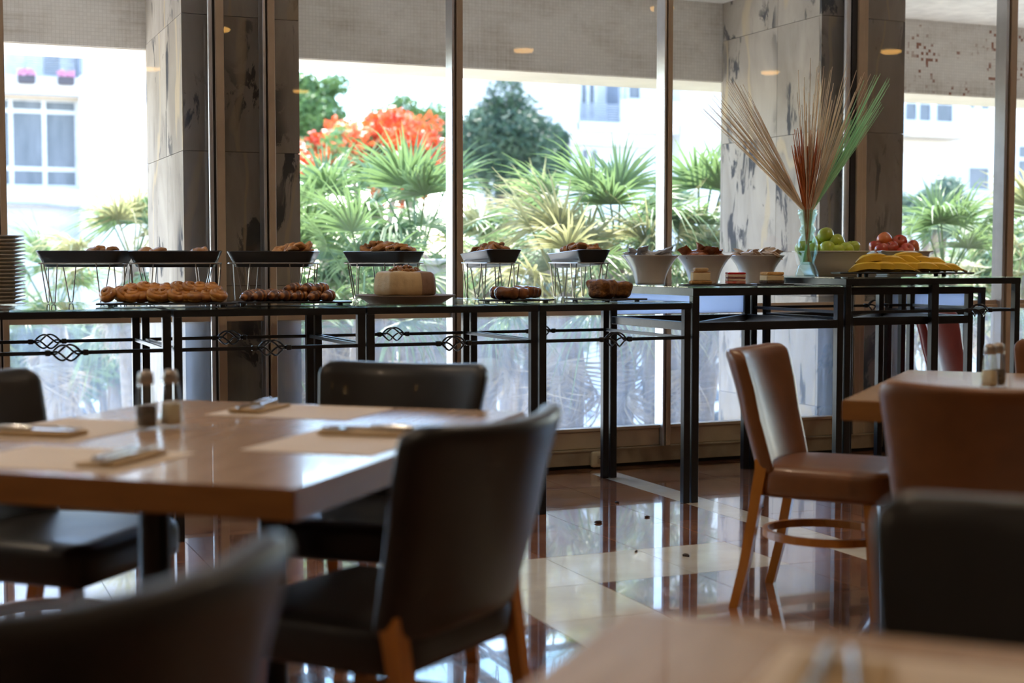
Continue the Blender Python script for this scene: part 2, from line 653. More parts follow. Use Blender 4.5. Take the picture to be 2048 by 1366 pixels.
def copy_tree(o, parent=None):
    c = o.copy()
    COL.objects.link(c)
    c.parent = parent
    for ch in list(o.children):
        copy_tree(ch, c)
    return c


def T(x, y, z, rz=0, rx=0, ry=0, s=1):
    return Matrix.Translation((x, y, z)) @ Euler((rx, ry, rz)).to_matrix().to_4x4() @ Matrix.Scale(s, 4)


NTH = 'first second third fourth fifth sixth seventh eighth ninth tenth eleventh twelfth thirteenth fourteenth fifteenth sixteenth seventeenth eighteenth nineteenth twentieth'.split()
rnd = random.Random(7)
U = rnd.uniform

# ================================================================== SETTING
WY = 7.05                       # glass line of the window wall
# floor: dark bed, polished stone tiles laid in it where the photo shows floor
XL = [.21, .615, 1.02, 1.425, 1.835, 2.24, 2.645, 3.05, 3.365, 3.52, 3.925, 4.33, 4.735, 5.14, 5.545, 5.95, 6.355, 6.76]
YL = [1.35, 1.8, 2.25, 2.7, 3.15, 3.6, 4.05, 4.495, 4.96, 5.43, 5.90, 6.37, 6.84, 7.02]
fb = MB()
fb.box(-4.5, 11, -4.5, 7.12, -.12, -.012)
fs = MB()
fs.box(-4.5, XL[0], -4.5, 7.12, -.012, 0)
fs.box(XL[-1], 11, -4.5, 7.12, -.012, 0)
fs.box(XL[0], XL[-1], -4.5, YL[0], -.012, 0)
fs.box(XL[0], XL[-1], YL[-1], 7.12, -.012, 0)
floor = structure(fb.build('floor', m_grout))
floor['label'] = 'polished red-brown marble floor with cream bands'
fs.build('outer_floor', m_tile, floor)
for i in range(len(XL) - 1):
    for j in range(len(YL) - 1):
        x0, x1, y0, y1 = XL[i], XL[i + 1], YL[j], YL[j + 1]
        white = (abs(x0 - 3.365) < 1e-6 and y1 < 6.9) or (abs(y0 - 4.495) < 1e-6 and 1.8 < x0 < 3.0) or (abs(x0 - 1.835) < 1e-6 and y1 < 4.6)
        mb = MB()
        g = .0012
        mb.box(x0 + g, x1 - g, y0 + g, y1 - g, -.0119, 0)
        o = mb.build('tile', m_white_tile if white else m_tile, floor)
        if white:
            o['label'] = 'cream marble tile'

structure(MB().box(-4.5, 11, -4.5, 7.12, 3.0, 3.15).build('ceiling', m_ceil))
structure(MB().box(-4.62, -4.5, -4.5, 7.12, 0, 3.0).build('wall_left', m_roomwall))
structure(MB().box(11, 11.12, -4.5, 7.12, 0, 3.0).build('wall_right', m_roomwall))
structure(MB().box(-4.5, 11, -4.62, -4.5, 0, 3.0).build('wall_back', m_roomwall))

# window wall: kick gap, skirting, sill panel, rails, posts, panes
bb = MB()
bb.box(-4.5, 11, 7.03, 7.11, 0, .022)
o = structure(bb.build('trim_1', m_gasket))
bb = MB()
bb.box(-4.5, 11, 7.0, 7.11, .022, .098)
bb.box(-4.5, 11, 6.994, 7.11, .098, .106)
o = structure(bb.build('baseboard_front', m_base))
o['label'] = 'scuffed beige metal skirting below the glass wall'
posts = [(-3.4, .06), (-2.15, .06), (-.85, .06), (.405, .05), (1.665, .06), (2.66, .06), (3.915, .05), (5.21, .15), (6.34, .085), (7.6, .06), (8.85, .06), (10.1, .06)]
xs = [-4.5] + [p[0] for p in posts] + [11]
for k in range(len(xs) - 1):
    x0, x1 = xs[k], xs[k + 1]
    hw1 = posts[k][1] / 2 if k < len(posts) else 0
    hw0 = posts[k - 1][1] / 2 if k > 0 else 0
    wroot = structure(link('window_%d' % (k + 1), None))
    wroot['label'] = 'floor-to-ceiling glass bay with beige metal frame'
    mb = MB()
    mb.cbox(x0 + hw0, x1 - hw1, 7.03, 7.10, .106, .205, .004)
    mb.box(x0 + hw0, x1 - hw1, 7.022, 7.09, .205, .221)
    mb.build('sill_panel', m_beige, wroot)
    mb = MB()
    mb.cbox(x0 + hw0, x1 - hw1, 7.025, 7.085, .846, .874, .003)
    mb.box(x0 + hw0, x1 - hw1, 7.04, 7.075, .874, .9)
    mb.build('middle_rail', m_beige, wroot)
    MB().cbox(x0 + hw0, x1 - hw1, 7.03, 7.09, 2.965, 3.0, .003).build('top_rail', m_beige, wroot)
    if k < len(posts):
        px_, pw = posts[k]
        if pw > .1:      # broad corner post beside the right pillar: silver tube, dark recess, two beige profiles
            MB().tube([(5.145, 7.045, .106), (5.145, 7.045, 2.965)], .021, 12).build('silver_tube', m_alu, wroot, True)
            MB().box(5.168, 5.205, 7.03, 7.09, .106, 2.965).build('gasket', m_gasket, wroot)
            MB().cbox(5.205, 5.245, 7.015, 7.09, .106, 2.965, .003).build('post', m_beige, wroot)
            MB().cbox(5.25, 5.285, 7.03, 7.09, .106, 2.965, .003).build('post', m_beige, wroot)
        else:
            MB().cbox(px_ - pw / 2 + pw * .42, px_ + pw / 2, 6.99, 7.10, .106, 2.965, .003).build('post', m_beige, wroot)
            MB().box(px_ - pw / 2 + pw * .2, px_ - pw / 2 + pw * .42, 7.02, 7.09, .106, 2.965).build('gasket', m_gasket, wroot)
            MB().cbox(px_ - pw / 2, px_ - pw / 2 + pw * .25, 6.995, 7.09, .106, 2.965, .002).build('edge_strip', m_alu, wroot)
    MB().add([(x0 + hw0, 7.06, .215), (x1 - hw1, 7.06, .215), (x1 - hw1, 7.06, .85), (x0 + hw0, 7.06, .85)], [(0, 1, 2, 3)]).build('lower_pane', m_pane_dirty, wroot)
    MB().add([(x0 + hw0, 7.06, .88), (x1 - hw1, 7.06, .88), (x1 - hw1, 7.06, 2.97), (x0 + hw0, 7.06, 2.97)], [(0, 1, 2, 3)]).build('upper_pane', m_pane, wroot)
    if k == 4:           # sliding-door overlap in front of the left pillar
        MB().tube([(1.378, 7.01, .106), (1.378, 7.01, 2.965)], .012, 10).build('silver_tube', m_alu, wroot, True)
        MB().box(1.392, 1.404, 7.02, 7.09, .106, 2.965).build('gasket', m_gasket, wroot)
        MB().cbox(1.404, 1.445, 7.0, 7.09, .106, 2.965, .003).build('post', m_beige, wroot)

# pillars outside the glass, each clad in stone slabs
for (cx0, cx1, nm) in ((1.263, 1.852, 'left'), (5.022, 5.63, 'right')):
    pr = structure(link('column', None))
    pr['label'] = 'marble-clad pillar outside the glass, the %s one' % nm
    y0, y1 = 7.13, 8.26
    MB().box(cx0 + .02, cx1 - .02, y0 + .02, y1 - .02, -.12, 2.85).build('core', m_grout, pr)
    zs = [-.12, .31, 1.02, 1.69, 2.36, 2.85] if nm == 'left' else [-.12, .27, .93, 1.2, 1.92, 2.60, 2.85]
    for a_, b_ in zip(zs[:-1], zs[1:]):
        g = .0015
        MB().box(cx0, cx1, y0, y0 + .02, a_ + g, b_ - g).build('slab', m_marble, pr)
        MB().box(cx0, cx1, y1 - .02, y1, a_ + g, b_ - g).build('slab', m_marble, pr)
        for ya, yb in ((y0 + .0225, (y0 + y1) / 2 - .1), ((y0 + y1) / 2 - .097, y1 - .0225)):
            MB().box(cx0, cx0 + .02, ya, yb, a_ + g, b_ - g).build('slab', m_marble, pr)
            MB().box(cx1 - .02, cx1, ya, yb, a_ + g, b_ - g).build('slab', m_marble, pr)

m_deck = M('pale_terrace_tiles', (.66, .62, .56), .6, 0, (.6, .56, .5), 2, kind='World')
# terrace outside: deck, soffit, mosaic-faced beam
o = structure(MB().box(-6, 13, 7.12, 8.75, -.3, -.12).build('terrace', m_deck))
o = structure(MB().box(-6, 13, 7.12, 8.75, 2.85, 3.15).build('soffit', m_soffit))
bm_ = structure(link('beam', None))
bm_['label'] = 'concrete beam faced with small pale mosaic above the view'
MB().box(-6, 13, 8.25, 8.262, 2.335, 2.85).build('mosaic_face', m_mosaic, bm_)
MB().box(-6, 13, 8.262, 8.74, 2.33, 2.85).build('core', m_plaster, bm_)

# downlights in the ceiling, some seen mirrored in the glass, others added to light the room; each carries its own lamp
m_lens = emit('warm_lamp_lens', (1, .52, .12), 13)
for i, (x, y) in enumerate([(2.32, 2.7), (2.19, .1), (3.97, -1.1), (7.8, 2.2), (8.0, 3.8), (5.0, 2.6), (2.4, 4.9), (5.1, 4.9), (5.2, 0), (-.4, 2.6), (-.4, 4.9), (-.4, .1), (2.2, -2.4), (-2.8, 2.6), (7.9, -.6)]):
    t = thing('ceiling_downlight', 'round warm ceiling downlight overhead, among mirrored ones and ones added for light', 'ceiling light', (x, y, 3.0), 0, 'ceiling downlights')
    MB().lathe([(.075, 0), (.095, 0), (.095, -.012), (.075, -.016)], 28).build('trim_ring', m_white, t, True)
    MB().lathe([(.052, -.036), (.072, -.036), (.084, -.03), (.088, -.0165)], 28).build('lens', m_lens, t, True)
    ld = bpy.data.lights.new('lamp', 'AREA')
    ld.shape = 'DISK'
    ld.size = .095
    ld.energy = 8.0
    ld.spread = R(125)
    ld.color = (1, .80, .56)
    lo = link('lamp', ld, t, (0, 0, -.042))

# ================================================================== BUFFET TABLES


def basket(mb, x, z, y):
    """forged basket twist on a rail running in X"""
    L, Rr = .112, .036
    for k in range(4):
        pts = []
        for i in range(15):
            t_ = i / 14
            r_ = Rr * math.sin(PI * t_) ** .8
            a_ = k * PI / 2 + PI * .25 + (t_ - .5) * PI * .95
            pts.append((x - L / 2 + L * t_, y + r_ * math.cos(a_), z + r_ * math.sin(a_)))
        mb.tube(pts, .0042, 6)
    for s_ in (-1, 1):
        mb.cbox(x + s_ * (L / 2 + .016) - .011, x + s_ * (L / 2 + .016) + .011, y - .0115, y + .0115, z - .0115, z + .0115, .003)
        mb.cbox(x + s_ * (L / 2 + .004) - .009, x + s_ * (L / 2 + .004) + .009, y - .0075, y + .0075, z - .0075, z + .0075, .002)


def console(label, x0, x1, y0, y1, top, over=0.0, rails=True, bar=.028, leg=.034, group=None, orn=(True, True), lower=None, brace=False, panel=False, mid=None, railz=.785):
    cx, cy = (x0 + x1) / 2, (y0 + y1) / 2
    t = thing('console_table', label, 'table', (cx, cy, 0), 0, group)
    hx, hy = (x1 - x0) / 2, (y1 - y0) / 2
    yo = hy + over
    mb = MB()
    zt = top - .008
    for (a, b) in (((-hx, -hy + bar / 2), (hx, -hy + bar / 2)), ((-hx, yo - bar / 2), (hx, yo - bar / 2))):
        mb.box(a[0], b[0], a[1] - bar / 2, a[1] + bar / 2, zt - bar, zt)
    for s_ in (-1, 1):
        mb.box(s_ * (hx - bar / 2) - bar / 2, s_ * (hx - bar / 2) + bar / 2, -hy + bar, yo - bar, zt - bar, zt)
    mb.build('top_frame', m_black, t)
    MB().cbox(-hx + .002, hx - .002, -hy + .002, yo - .002, zt, top, .0015).build('glass_top', m_glasst, t)
    for sx in (-1, 1):
        for sy in (-1, 1):
            x, y = sx * (hx - leg / 2), sy * (hy - leg / 2)
            MB().cbox(x - leg / 2, x + leg / 2, y - leg / 2, y + leg / 2, 0, zt - bar - .0005 if False else zt - bar, .002).build('leg', m_black, t)
    if mid is not None:
        MB().cbox(mid - .022, mid + .022, -hy, -hy + leg, 0, zt - bar, .002).build('leg', m_black, t)
    if rails:
        for i, yy in enumerate((-hy + leg / 2, hy - leg / 2)):
            rb = MB()
            rb.box(-hx + leg, hx - leg, yy - .0075, yy + .0075, railz - .0075, railz + .0075) if not orn[i] else None
            if orn[i]:
                ox = orn[i] if not isinstance(orn[i], bool) else 0
                rb.box(-hx + leg, ox - .056, yy - .0075, yy + .0075, railz - .0075, railz + .0075)
                rb.box(ox + .056, hx - leg, yy - .0075, yy + .0075, railz - .0075, railz + .0075)
            r_ = rb.build('rail', m_black, t)
            if orn[i]:
                ob = MB()
                basket(ob, ox, railz, yy)
                ob.build('basket_twist', m_black, r_, True)
        for s_ in (-1, 1):
            x = s_ * (hx - leg / 2)
            MB().box(x - .0075, x + .0075, -hy + leg, hy - leg, railz - .0075, railz + .0075).build('side_rail', m_black, t)
    if lower:
        lb = .04
        for yy in (-hy + leg / 2, hy - leg / 2):
            MB().cbox(-hx + leg, hx - leg, yy - leg / 2, yy + leg / 2, lower - lb / 2, lower + lb / 2, .002).build('lower_bar', m_black, t)
        for s_ in (-1, 1):
            x = s_ * (hx - leg / 2)
            MB().cbox(x - leg / 2, x + leg / 2, -hy + leg, hy - leg, lower - lb / 2, lower + lb / 2, .002).build('lower_bar', m_black, t)
    if brace:
        MB().bar((-hx + leg, -hy + leg, lower + .005), (hx - leg, hy - leg, lower + .005), .03, .03).build('brace', m_black, t)
    if panel:
        MB().cbox(-hx + leg + .002, hx - leg - .002, hy - .024, hy - .01, lower + .03, zt - bar - .002, .002).build('apron_panel', m_panel, t)
    return t


TOP = .955
F0, B0 = 5.82, 6.70
g4 = 'low console tables along the window'
console('black steel console table with glass top under the plate stack, farthest left of the row', .165, .975, F0, B0, TOP, .18, group=g4)
console('black steel glass-topped console table in front of the left marble pillar, under the chocolate pastries', .985, 1.792, F0, B0, TOP, .18, group=g4)
console('black steel glass-topped console table carrying the big two-tone cake', 1.80, 2.598, F0, B0, TOP, .18, group=g4)
console('black steel glass-topped console table carrying the two babka lumps, right end of the low row', 2.606, 3.385, F0, B0, TOP, .18, group=g4)
T5 = 1.025
console('taller black steel table with pale apron board, under the three flared white bowls', 3.395, 4.25, F0, B0, T5, 0, False, .036, .036, lower=.835, brace=True, panel=True)
T6 = 1.065
console('tallest black steel table with glass top, under the vase, apples and bananas', 4.262, 5.365, F0, B0, T6, 0, True, .03, .034, orn=(.295, .29), mid=.0, railz=.89)
console('black steel table nested under the tallest table, with thick lower bars', 4.31, 5.10, F0 + .05, B0 - .06, 1.02, 0, False, .036, .034, lower=.842, brace=True)
console('black steel table with pale apron board standing behind the banana table at the window', 5.375, 6.0, 6.80, 6.96, .995, 0, False, .036, .034, lower=.842, panel=True)

# wall socket on the skirting
t = thing('wall_socket', 'ivory double wall socket on the skirting under the low tables', 'socket', (xat(1209, 6.99), 6.995, .052))
MB().rbox(.078, .012, .044, .008, 5, R2=.014).build('cover_plate', m_socket, t, True)
MB().cbox(-.042, .005, -.016, -.011, -.022, .022, .002).build('socket_face', M('socket_face_plastic', (.45, .36, .25), .5), t)
MB().cbox(.012, .05, -.016, -.011, -.022, .022, .002).build('socket_face', M('socket_face_plastic', (.45, .36, .25), .5), t)
mb = MB()
for (x, z) in ((-.03, .006), (-.008, .006), (-.019, -.009), (.022, .006), (.042, .006), (.032, -.009)):
    mb.lathe([(0, 0), (.0032, 0), (.0032, .004), (0, .004)], 8, T(x, -.0155, z, rx=PI / 2))
mb.build('pin_hole', m_gasket, t)

# crumbs on the floor
for i, (x, y, s_) in enumerate([(2.76, 5.53, 1), (3.63, 5.58, 1), (2.76, 4.77, 1), (3.02, 5.57, .7), (2.62, 4.92, .6), (3.07, 5.96, .8)]):
    mb = MB()
    mb.lathe([(0, 0), (.010, .001), (.012, .006), (.006, .011), (0, .012)], 7, None, fn=lambda p, th: Vector((p.x * (1.5 + .4 * math.sin(3 * th)), p.y * (1 + .3 * math.cos(2 * th)), p.z)))
    o = mb.build('crumb', M('dark_crumb', (.035, .018, .01), .8), None, True, (x, y, 0), (0, 0, i))
    o.scale = (s_, s_, s_)
    tag(o, 'dark pastry crumb dropped on the polished floor before the window', 'crumb', 'crumbs on the marble floor')

# ================================================================== ON THE BUFFET
# stack of plates at the far left end
pm = MB().lathe([(0, .004), (.075, .004), (.08, 0), (.087, 0), (.09, .005), (.122, .014), (.130, .0165), (.1305, .019), (.127, .0195), (.09, .0095), (0, .008)], 40).mesh('plate', m_platew, True)
px0, py0 = xat(53, 6.2) - .133, 6.2
for i in range(19):
    o = link('dinner_plate', pm, None, (px0 + U(-.002, .002), py0 + U(-.002, .002), TOP + .0005 + i * .0153), (0, 0, U(0, 6)))
    tag(o, 'cream dinner plate, %s from the top of the tall stack' % NTH[18 - i], 'plate', 'stacked dinner plates')

# dishes on wire stands -------------------------------------------------------
LW, WW = .205, .0925            # half length / width at the rim


def rr(hx, hy, r, n=5):
    pts = []
    for (sx, sy, a) in ((1, 1, 0), (-1, 1, 90), (-1, -1, 180), (1, -1, 270)):
        for i in range(n + 1):
            th = R(a + 90 * i / n)
            pts.append((sx * (hx - r) + r * math.cos(th), sy * (hy - r) + r * math.sin(th)))
    return pts


def dish_mb():
    mb = MB()
    rings = [(.168, .060, .022, 0), (.174, .066, .024, .002), (LW, WW, .03, .072), (LW - .004, WW - .004, .028, .074), (LW - .009, WW - .009, .026, .071), (.166, .058, .02, .010)]
    v, f = [], []
    n = None
    for (hx, hy, r_, z) in rings:
        p = rr(hx, hy, r_)
        n = len(p)
        v += [(a, b, z) for a, b in p]
    for i in range(len(rings) - 1):
        for k in range(n):
            k2 = (k + 1) % n
            f.append((i * n + k, i * n + k2, (i + 1) * n + k2, (i + 1) * n + k))
    f.append(tuple(reversed(range(n))))
    f.append(tuple((len(rings) - 1) * n + k for k in range(n)))
    return mb.add(v, f)


dish_me = dish_mb().mesh('dish', m_dish, True)
RINGZ = .180
ring_me = MB().tube([(a, b, RINGZ) for a, b in rr(.2, .088, .03)], .0033, 7, True).mesh('ring', m_wire, True)


def hairpin(x, y, dx, dy):
    """two wires from the ring meeting in a rounded foot; (dx,dy) runs along the ring"""
    pts = [(x - dx * .033, y - dy * .033, RINGZ)]
    fx, fy = x * .93, y * .93
    for i in range(9):
        th = PI * i / 8
        pts.append((fx - dx * .0085 * math.cos(th), fy - dy * .0085 * math.cos(th), .0115 - .0085 * math.sin(th)))
    pts.append((x + dx * .033, y + dy * .033, RINGZ))
    return MB().tube(pts, .0028, 6)


leg_me = [hairpin(sx * .125, sy * .088, 1, 0).mesh('leg', m_wire, True) for sx in (-1, 1) for sy in (-1, 1)]
leg_me += [hairpin(s_ * .2, 0, 0, 1).mesh('leg', m_wire, True) for s_ in (-1, 1)]

cookie_me = MB().lathe([(0, 0), (.026, 0), (.031, .004), (.031, .010), (.026, .0145), (.012, .0165), (0, .0165)], 14, None, fn=lambda p, th: Vector((p.x * (1 + .06 * math.sin(3 * th)), p.y * (1 + .05 * math.cos(5 * th)), p.z + .0012 * math.sin(4 * th)))).mesh('cookie', m_cookie, True)


def palmier():
    mb = MB()
    for s_ in (-1, 1):
        pts = []
        for i in range(22):
            a = i / 21 * 2.2 * PI
            r_ = .004 + .0135 * i / 21
            pts.append((s_ * (.016 + r_ * math.cos(a)), r_ * math.sin(a), .008))
        mb.tube(pts, .0065, 7)
    return mb.mesh('palmier', m_puff, True)


palm_me = palmier()


def pocket(p):
    a = 1 + .25 * math.cos(p.x * 60)
    return Vector((p.x, p.y * a, p.z * (1.15 - .4 * abs(p.x) / .04) + .004 * math.sin(p.x * 150)))


pocket_me = MB().rbox(.04, .024, .013, .012, 7, fn=pocket).mesh('puff_pocket', m_puff, True)
RACKS = [
    # px centre, Y, yaw deg, tilt x, tilt y, what, n visible, label words
    (172, 6.62, -33, 0, 0, 'pocket', 5, 'first rack'),
    (352, 6.53, -14, 1, -1, 'pocket', 5, 'second rack'),
    (548, 6.55, -26, 1, 2, 'puff', 11, 'third rack'),
    (767, 6.66, -62, 0, 0, 'puff', 24, 'fourth rack, behind the cake'),
    (981, 6.62, 90, 3.0, -1.0, 'cookie', 22, 'fifth rack, by the window post'),
    (1157, 6.62, 90, 3.0, -1.0, 'cookie', 22, 'sixth rack, at the right end'),
]
for k, (px, Y, yaw, tx, ty, what, n, words) in enumerate(RACKS):
    cx = xat(px, Y)
    st = thing('wire_stand', 'chromed hairpin-legged wire stand, ' + words, 'stand', (cx, Y, TOP), R(yaw), 'wire stands along the window')
    link('ring', ring_me, st)
    for lm in leg_me:
        link('leg', lm, st)
    d = thing('serving_dish', 'charcoal oblong serving dish sitting in the ' + words, 'dish', (cx, Y, TOP + .163), R(yaw), 'charcoal dishes on wire stands')
    d.rotation_euler = (R(tx) if abs(yaw) < 60 else 0, R(tx) if abs(yaw) >= 60 else 0, R(yaw))
    link('vessel', dish_me, d)
    for i in range(n):
        u = U(-.9, .9)
        v = U(-.8, .8)
        hh = (1 - abs(u) ** 2 * .6) * (1 - abs(v) * .5)
        lx, ly = u * .165, v * .055
        if what == 'pocket':
            lz, me, nm = .062 + .012 * hh, pocket_me, 'puff_pastry'
            lb = 'golden puff pastry barely above the dish rim on the ' + words
        elif what == 'puff':
            if k == 2:
                lx = .02 + .15 * (i / n) if True else lx
            lz, me, nm = .068 + .042 * hh * (i / n) ** .6, (palm_me if i % 4 == 3 else pocket_me), 'puff_pastry'
            lb = 'flaky brown puff pastry heaped in the dish on the ' + words
        else:
            lz, me, nm = .066 + .040 * hh * (i / n) ** .6, cookie_me, 'cookie'
            lb = 'brown round cookie heaped in the dish on the ' + words
        p = d.rotation_euler.to_matrix() @ Vector((lx, ly, lz))
        o = link(nm, me, None, (cx + p.x, Y + p.y, TOP + .163 + p.z), (U(-.7, .7), U(-.6, .6) if what != 'cookie' else U(-1.1, 1.1), U(0, 6)))
        tag(o, lb, 'pastry' if what != 'cookie' else 'cookie', 'baked pieces in the dish on the ' + words)

# flat slate trays ---------------------------------------------------------------


def tray(label, px, Y, hx, hy, yaw, z=TOP, name='slate_tray'):
    t = thing(name, label, 'tray', (xat(px, Y), Y, z), R(yaw))
    MB().cbox(-hx, hx, -hy, hy, .006, .0135, .002).build('slab', m_slate, t)
    for sx in (-1, 1):
        for sy in (-1, 1):
            MB().lathe([(.012, 0), (.014, .006)], 10, T(sx * hx * .8, sy * hy * .7, 0)).build('foot', m_slate, t)
    return t


def on(t, x, y, z=.0138):
    return t.matrix_basis @ Vector((x, y, z))


tr1 = tray('black slate tray of golden spiral buns under the second rack', 336, 6.17, .29, .085, -15)
tr2 = tray('black slate tray of chocolate-striped pastries under the third rack', 583, 6.17, .262, .08, -14)
tr3 = tray('black slate tray of glazed chocolate buns right of the window post', 1033, 6.06, .15, .10, 20)
tr4 = tray('black slate tray holding two marbled babka lumps', 1212, 6.06, .125, .155, 18)


def spiral_bun():
    root = MB()
    pts, rad = [], []
    for i in range(44):
        t_ = i / 43
        a = t_ * 2 * PI * 2.15
        r_ = .005 + .024 * t_
        pts.append((r_ * math.cos(a), r_ * math.sin(a), .030 - .010 * t_ + .006 * (1 - t_)))
        rad.append(.0105 + .0035 * t_ if t_ < .93 else .013 * (1 - t_) / .07 + .002)
    root.tube(pts, rad, 9)
    return root


bun_me = spiral_bun().mesh('bun', m_bun, 'all')
crumb_me = MB().lathe([(0, .001), (.024, .001), (.033, .010), (.034, .020), (.026, .027), (0, .029)], 16).mesh('crumb_side', m_dough, 'all')
rows = [(-.232 + .0435 * i, -.040 + .012 * (i % 2), 0) for i in range(11)] + [(-.21 + .05 * i, .034, .0) for i in range(9)] + [(-.15 + .047 * i, 0.0, .029) for i in range(8)]
for i, (x, y, dz) in enumerate(rows):
    p = on(tr1, x, y)
    rn, ri = ('front row', i) if i < 11 else ('back row', i - 11) if i < 20 else ('upper layer', i - 20)
    t = thing('spiral_bun', 'golden glazed spiral bun, %s on the left slate tray, %s from the left' % (rn, NTH[ri]), 'bun', (p.x, p.y, p.z + dz), 0, 'golden spiral buns')
    tilt = U(.75, 1.0) if i in (0, 1, 11) else U(.12, .5)
    t.rotation_euler = (tilt, U(-.25, .25), U(-.9, .6))
    t.location.z += .034 * math.sin(tilt) - .004
    t.scale = (1.14, 1.1, 1.18)
    link('crust', bun_me, t)
    link('dough', crumb_me, t)


def croissant(L=.10, Rm=.021, bend=.6, ribs=5):
    mb = MB()
    pts, rad = [], []
    n = 40
    for i in range(n + 1):
        t_ = i / n
        a = (t_ - .5) * bend * 2
        rr_ = L / (2 * bend)
        pts.append((rr_ * math.sin(a), rr_ * (1 - math.cos(a)), 0))
        env = max(.08, math.sin(PI * min(max(t_, .0), 1))) ** .62
        rad.append(Rm * env * (.80 + .26 * abs(math.sin(PI * ribs * t_)) ** .7))
    mb.tube(pts, rad, 12)
    return mb.mesh('croissant', m_rug, 'all')


cro_me = croissant()
rows = [(-.185 + .058 * i, -.028, 0) for i in range(7)] + [(-.15 + .058 * i, .034, .004) for i in range(6)] + [(.02 + .055 * i, 0, .03) for i in range(3)]
for i, (x, y, dz) in enumerate(rows):
    p = on(tr2, x, y)
    o = link('chocolate_pastry', cro_me, None, (p.x, p.y, p.z + .0235 + dz), (U(-.2, .2), U(-.1, .1), R(-15) + R(58) + U(-.3, .3)), (1.22, 1.35, 1.3))
    rn, ri = ('front row', i) if i < 7 else ('back row', i - 7) if i < 13 else ('upper layer', i - 13)
    tag(o, 'chocolate-striped rolled pastry, %s on the second slate tray, %s from the left' % (rn, NTH[ri]), 'pastry', 'chocolate-striped pastries')


def chunk(p):
    f_ = 1 + .16 * math.sin(p.x * 70 + 1.2) * (1 if p.z > 0 else .4)
    return Vector((p.x, p.y * f_, p.z * (1 + .12 * math.sin(p.y * 90 + p.x * 40))))


bunc_me = MB().rbox(.032, .052, .027, .024, 8, fn=chunk).mesh('chocolate_bun', m_choc, 'all')
for i, (x, y, dz, s_, a) in enumerate([(-.095, -.035, 0, 1.05, .5), (-.035, -.045, 0, .98, .25), (-.07, .035, .002, 1.0, .3), (.02, -.02, .004, 1.05, .1), (.065, -.005, .004, 1.0, .05), (.105, .01, .002, .95, 0), (.0, .05, .0, .95, .2)]):
    p = on(tr3, x, y)
    o = link('chocolate_bun', bunc_me, None, (p.x, p.y, p.z + .0285 * s_ + dz), (0, 0, R(20) + a), (s_, s_, s_))
    tag(o, 'shiny chocolate-glazed yeast bun beside the window post, %s' % ('nearest left', 'nearest right', 'behind the left one', 'third along the row', 'fourth along the row', 'far right end of the row', 'half hidden in the middle')[i], 'bun', 'glazed chocolate buns')


def lump(p):
    k_ = mnoise.noise(Vector((p.x * 28, p.y * 28, p.z * 22))) * .011
    d = p.normalized()
    wid = 1 + .12 * (p.z / .05)
    return Vector((p.x * wid, p.y * wid, p.z)) + d * k_


lump_me = MB().rbox(.052, .05, .047, .026, 11, fn=lump).mesh('babka_lump', m_muf, 'all')
for (x, y, s_, a, lb) in ((-.022, -.05, 1.05, .5, 'marbled brown babka lump at the front of the right slate tray'), (.075, .055, .92, 1.1, 'darker marbled babka lump behind the first on the right slate tray')):
    p = Vector((tr4.location.x, tr4.location.y, TOP + .0138)) + Vector((math.cos(YAW), -math.sin(YAW), 0)) * x + Vector((math.sin(YAW), math.cos(YAW), 0)) * y
    o = link('babka', lump_me, None, (p.x, p.y, p.z + .044 * s_), (0, 0, a), (s_ * 1.1, s_ * 1.1, s_ * .9))
    tag(o, lb, 'cake')

# two-tone cake on a stoneware plate ------------------------------------------------
ccx, ccy = xat(811, 6.1), 6.1
t = thing('cake_plate', 'round brown stoneware cake plate with flared underside beside the window post', 'plate', (ccx, ccy, TOP))
MB().lathe([(.0, .002), (.165, 0), (.17, .003), (.205, .024), (.226, .034), (.227, .038), (.222, .039), (.15, .036), (0, .036)], 48).build('platter', m_board, t, True)
cake = thing('layer_cake', 'round cake iced half cream and half mocha, heaped with nuts', 'cake', (ccx - .002, ccy, TOP + .0365))


def facet(p, th):
    k_ = 1 + .025 * math.cos(8 * th) + .008 * math.sin(23 * th)
    return Vector((p.x * k_, p.y * k_, p.z + .002 * math.sin(5 * th)))


prof = [(0, .002), (.132, .002), (.138, .008), (.141, .03), (.137, .07), (.131, .096), (.122, .104), (.09, .107), (.05, .111), (0, .112)]
MB().lathe(prof, 44, None, R(118), R(284), fn=facet).build('cream_half', m_cream, cake, True)
MB().lathe(prof, 44, None, R(284), R(478), fn=facet).build('mocha_half', m_mocha, cake, True)
mb = MB()
for i in range(120):
    a, r_ = U(0, 2 * PI), .07 * math.sqrt(U(0, 1))
    h_ = .110 + .022 * (1 - (r_ / .07) ** 2) * U(.4, 1)
    s_ = U(.006, .0105)
    mb.lathe([(0, -1), (.7, -.7), (1, 0), (.7, .7), (0, 1)], 6, T(r_ * math.cos(a), r_ * math.sin(a), h_, U(0, 6), U(-1, 1), U(-1, 1), s_))
o = mb.build('nut_topping', m_nut, cake, True)
o['kind'] = 'stuff'

# three flared bowls on the taller table ----------------------------------------------


def flared(rt, rb, h):
    pr_ = [(0, .004), (rb * .92, .0), (rb, .003)]
    for i in range(1, 15):
        t_ = i / 14
        pr_.append((rb + (rt - rb) * (.35 * t_ + .65 * t_ ** 2.4) + (.0008 if i % 2 else 0), .003 + (h - .006) * t_))
    pr_ += [(rt + .001, h - .001), (rt - .002, h)]
    for i in range(13, 0, -1):
        t_ = i / 14
        pr_.append((rb - .006 + (rt - rb) * (.35 * t_ + .65 * t_ ** 2.4), .008 + (h - .010) * t_))
    pr_.append((0, .012))
    return MB().lathe(pr_, 48)


bowl_me = flared(.146, .074, .150).mesh('bowl', m_white, True)


